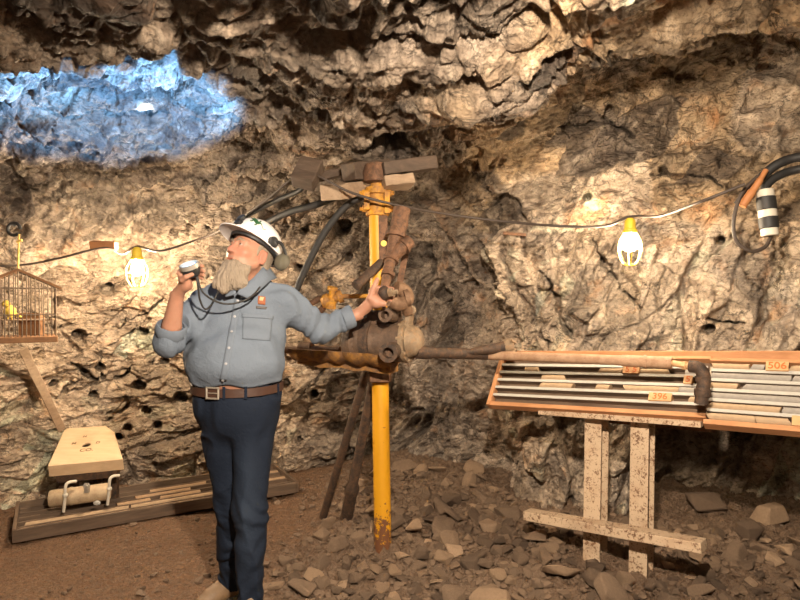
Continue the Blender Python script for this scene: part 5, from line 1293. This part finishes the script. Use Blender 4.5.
b.faces.new(rings[-1])
# inner shell
ri = []
for e in [PI / 2 * i / 8 for i in range(8)]:
    ri.append([b.verts.new(hw(*[c * .96 for c in dome(2 * PI * k / n_, e)][:2], dome(2 * PI * k / n_, e)[2] * .95 - .003)) for k in range(n_)])
for k in range(n_): b.faces.new((rings[0][(k + 1) % n_], rings[0][k], ri[0][k], ri[0][(k + 1) % n_]))
for p, q in zip(ri, ri[1:]):
    for k in range(n_): b.faces.new((p[(k + 1) % n_], p[k], q[k], q[(k + 1) % n_]))
b.faces.new(ri[-1][::-1]); bmesh.ops.recalc_face_normals(b, faces=b.faces)
hel = obj('helmet', b, HEL, man, 50)
b = NB()
for z in (-.004, -.022):
    pass
rg2 = []
for z, k1 in ((.012, .955), (-.016, .925), (-.016, .90), (.012, .92)):
    rg2.append([b.verts.new(hw(math.sin(2 * PI * k / 40) * .112 * k1, math.cos(2 * PI * k / 40) * .138 * k1, z)) for k in range(40)])
for p, q in zip(rg2, rg2[1:] + rg2[:1]):
    for k in range(40): b.faces.new((p[k], p[(k + 1) % 40], q[(k + 1) % 40], q[k]))
bmesh.ops.recalc_face_normals(b, faces=b.faces); obj('headband', b, BLK, hel, 40)
def on_dome(a_, e, off): x, y, z = dome(a_, e, 1.0); p = hw(x, y, z + .004); nrm = (p - Vector(HO) ).normalized(); return p + nrm * off
b = NB(); p = on_dome(.05, .42, .004); lathe(b, p, Vector(MR[1]) + .4 * Vector(MR[2]), [(0, .02), (.016, .022), (.02, .014)], 14); box(b, on_dome(.0, .25, .004), (.04, .02, .02), Matrix([list(r) for r in MR]).transposed().to_3x3()); obj('lamp_bracket', b, BLK, hel, 40, .002)
# green lizard sticker on the left side of the dome
def lizard(cx, cy, sc_):
    """flat outline pieces in (along, across) units"""
    body_ = spline([Vector((x, y, 0)) for x, y in ((-1, .5), (-.55, .25), (-.1, .12), (.35, .02), (.7, .12), (1.0, -.05), (1.35, -.35), (1.7, -.25))], 5)
    wd = lambda t_: .07 + .17 * math.exp(-((t_ - .35) / .18) ** 2) + .12 * math.exp(-((t_ - .06) / .07) ** 2) - .05 * t_
    legs_ = [[(-.35, .2), (-.5, -.12), (-.72, -.18)], [(-.2, .25), (-.02, .5), (-.2, .68)], [(.35, 0), (.22, -.34), (.02, -.42)], [(.45, .12), (.62, .42), (.48, .62)]]
    return body_, wd, legs_
b = NB(); bd, wd, lg = lizard(0, 0, 1)
HB = BVHTree.FromPolygons([list(v.co) for v in hel.data.vertices], [list(p.vertices) for p in hel.data.polygons])
def lz(x, y):
    u_, v_ = (x - .3) * 7.6, -y * 7.6
    p = on_shirt(257.5 + .85 * u_ - .5 * v_, 223 + .45 * u_ + .9 * v_, .0018, HB)
    return p if p is not None else on_dome(.7, .8, .001)
def strip2(pts, ws):
    pr = None
    for i, (x, y) in enumerate(pts):
        x0, y0 = pts[max(i - 1, 0)]; x1, y1 = pts[min(i + 1, len(pts) - 1)]; L_ = math.hypot(x1 - x0, y1 - y0) or 1; nx, ny = -(y1 - y0) / L_, (x1 - x0) / L_
        cur = (b.verts.new(lz(x + nx * ws[i], y + ny * ws[i])), b.verts.new(lz(x - nx * ws[i], y - ny * ws[i])))
        if pr: b.faces.new((pr[0], cur[0], cur[1], pr[1]))
        pr = cur
strip2([(p.x, p.y) for p in bd], [max(.025, wd(i / (len(bd) - 1))) for i in range(len(bd))])
for l in lg: strip2(l, [.09, .07, .05])
bmesh.ops.recalc_face_normals(b, faces=b.faces); o = obj('lizard_sticker', b, simple('sticker_green', (.025, .10, .035), .5), hel); s = o.modifiers.new('thick', 'SOLIDIFY'); s.thickness = .001; o['label'] = 'green lizard sticker'
# ear defender folded back on his left side
b = NB(); ec = hw(.122, -.095, -.024); lathe(b, ec - Vector(MR[0]) * .03, Vector(MR[0]), [(0, .026), (.01, .034), (.03, .036), (.046, .029), (.052, .013)], 24)
for v in b.verts:
    dv = v.co - ec; v.co += Vector(MR[2]) * dv.dot(Vector(MR[2])) * .25
ear = obj('ear_defender', b, simple('olive_ear_cup', (.10, .09, .065), .5), hel, 45)
b = NB(); tube(b, spline([hw(.112, .01, .02), hw(.135, -.03, .035), hw(.134, -.085, .008)], 5), .008, 8); lathe(b, hw(.105, .0, .022), Vector(MR[0]), [(0, .026), (.02, .026), (.024, .018)], 14); obj('ear_defender_arm', b, BLK, hel, 40)
# lamp in the raised hand, with its cord
lamp = thing('cap_lamp', 'round silver and black cap lamp shining upward in the raised hand', 'lamp', Vector(LC))
b = NB(); lathe(b, Vector(LC - LA * .030), Vector(LA), [(0, .02), (.004, .028), (.022, .0385), (.04, .0385), (.04, .02)], 32); obj('housing', b, BLK, lamp, 40)
b = NB(); lathe(b, Vector(LC + LA * .010), Vector(LA), [(0, .039), (0, .0425), (.018, .0425), (.020, .036), (.012, .036)], 32, caps=False); obj('bezel', b, M['tin'], lamp, 40)
t = NT('lamp_lens'); e = t.t.nodes.new('ShaderNodeEmission'); e.inputs[0].default_value = (.55, .78, 1, 1); e.inputs[1].default_value = 3; t.L(e.outputs[0], t.out.inputs[0])
b = NB(); lathe(b, Vector(LC + LA * .018), Vector(LA), [(0, .036), (.004, .029), (.006, .002)], 32); obj('lens', b, t.m, lamp, 60)
hose('lamp_cord', [Vector(LC - LA * .03 + L1 * .012), U(198, 286, 2.56), U(200, 300, 2.58), U(205, 309, 2.60), U(211, 305, 2.63), U(217, 294, 2.66), U(221, 287, 2.72)], .0042, M['black'], 'thin black cord hanging in a tight loop below the raised lamp', 'cord')
hose('lamp_cord', [Vector(LC - LA * .03 + L1 * .016), U(202, 291, 2.56), U(213, 300, 2.60), U(226, 304, 2.63), U(240, 302, 2.655), U(252, 296, 2.68), U(260, 287, 2.73)], .0042, M['black'], 'thin black cord drooping across the shirt from lamp to collar', 'cord')
# watch strap on his left wrist
wd_ = (WL - EL) / np.linalg.norm(WL - EL); b = NB(); lathe(b, Vector(WL + wd_ * .012), Vector(wd_), [(0, .029), (0, .032), (.018, .031), (.018, .028)], 20, caps=False); obj('bracelet', b, BLK, man, 40)
def plight(name, loc, watts, col, r=.04):
    l = bpy.data.lights.new(name, 'POINT'); l.energy = watts; l.color = col; l.shadow_soft_size = r
    o = bpy.data.objects.new(name, l); o.location = loc; COL.objects.link(o); return o
BULB_E.inputs[1].default_value = 1000
next(n for n in BULB2.node_tree.nodes if n.type == 'EMISSION').inputs[1].default_value = 1850
def shade(name, loc, to, watts, col, deg, blend, r=.04):
    s = bpy.data.lights.new(name, 'SPOT'); s.energy = watts; s.color = col; s.spot_size = math.radians(deg); s.spot_blend = blend; s.shadow_soft_size = r
    o = bpy.data.objects.new(name, s); o.location = loc; COL.objects.link(o); o.rotation_euler = (Vector(to) - Vector(loc)).to_track_quat('-Z', 'Y').to_euler(); return o
shade('roof_lamp', (.15, .6, 2.2), (.1, 3.6, .8), 600, (1, .84, .65), 118, .6)
plight('fill_light', (-.5, -.9, 1.8), 18, (1, .84, .65))  # added fill light behind the camera, not a bulb of the drift
sp = bpy.data.lights.new('lamp_beam', 'SPOT'); sp.energy = 520; sp.color = (.17, .46, 1); sp.spot_size = math.radians(70); sp.spot_blend = .35; sp.shadow_soft_size = .02
so = bpy.data.objects.new('lamp_beam', sp); so.location = Vector(LC + LA * .035); COL.objects.link(so)
so.rotation_euler = (U(125, 98, wall_depth(125, 98, 4)) - so.location).to_track_quat('-Z', 'Y').to_euler()
s2 = bpy.data.lights.new('lamp_hot_spot', 'SPOT'); s2.energy = 6000; s2.color = (.55, .80, 1); s2.spot_size = math.radians(5); s2.spot_blend = 1; s2.shadow_soft_size = .01
o2 = bpy.data.objects.new('lamp_hot_spot', s2); o2.location = so.location; COL.objects.link(o2); o2.rotation_euler = (U(146, 112, wall_depth(146, 112, 4)) - so.location).to_track_quat('-Z', 'Y').to_euler()
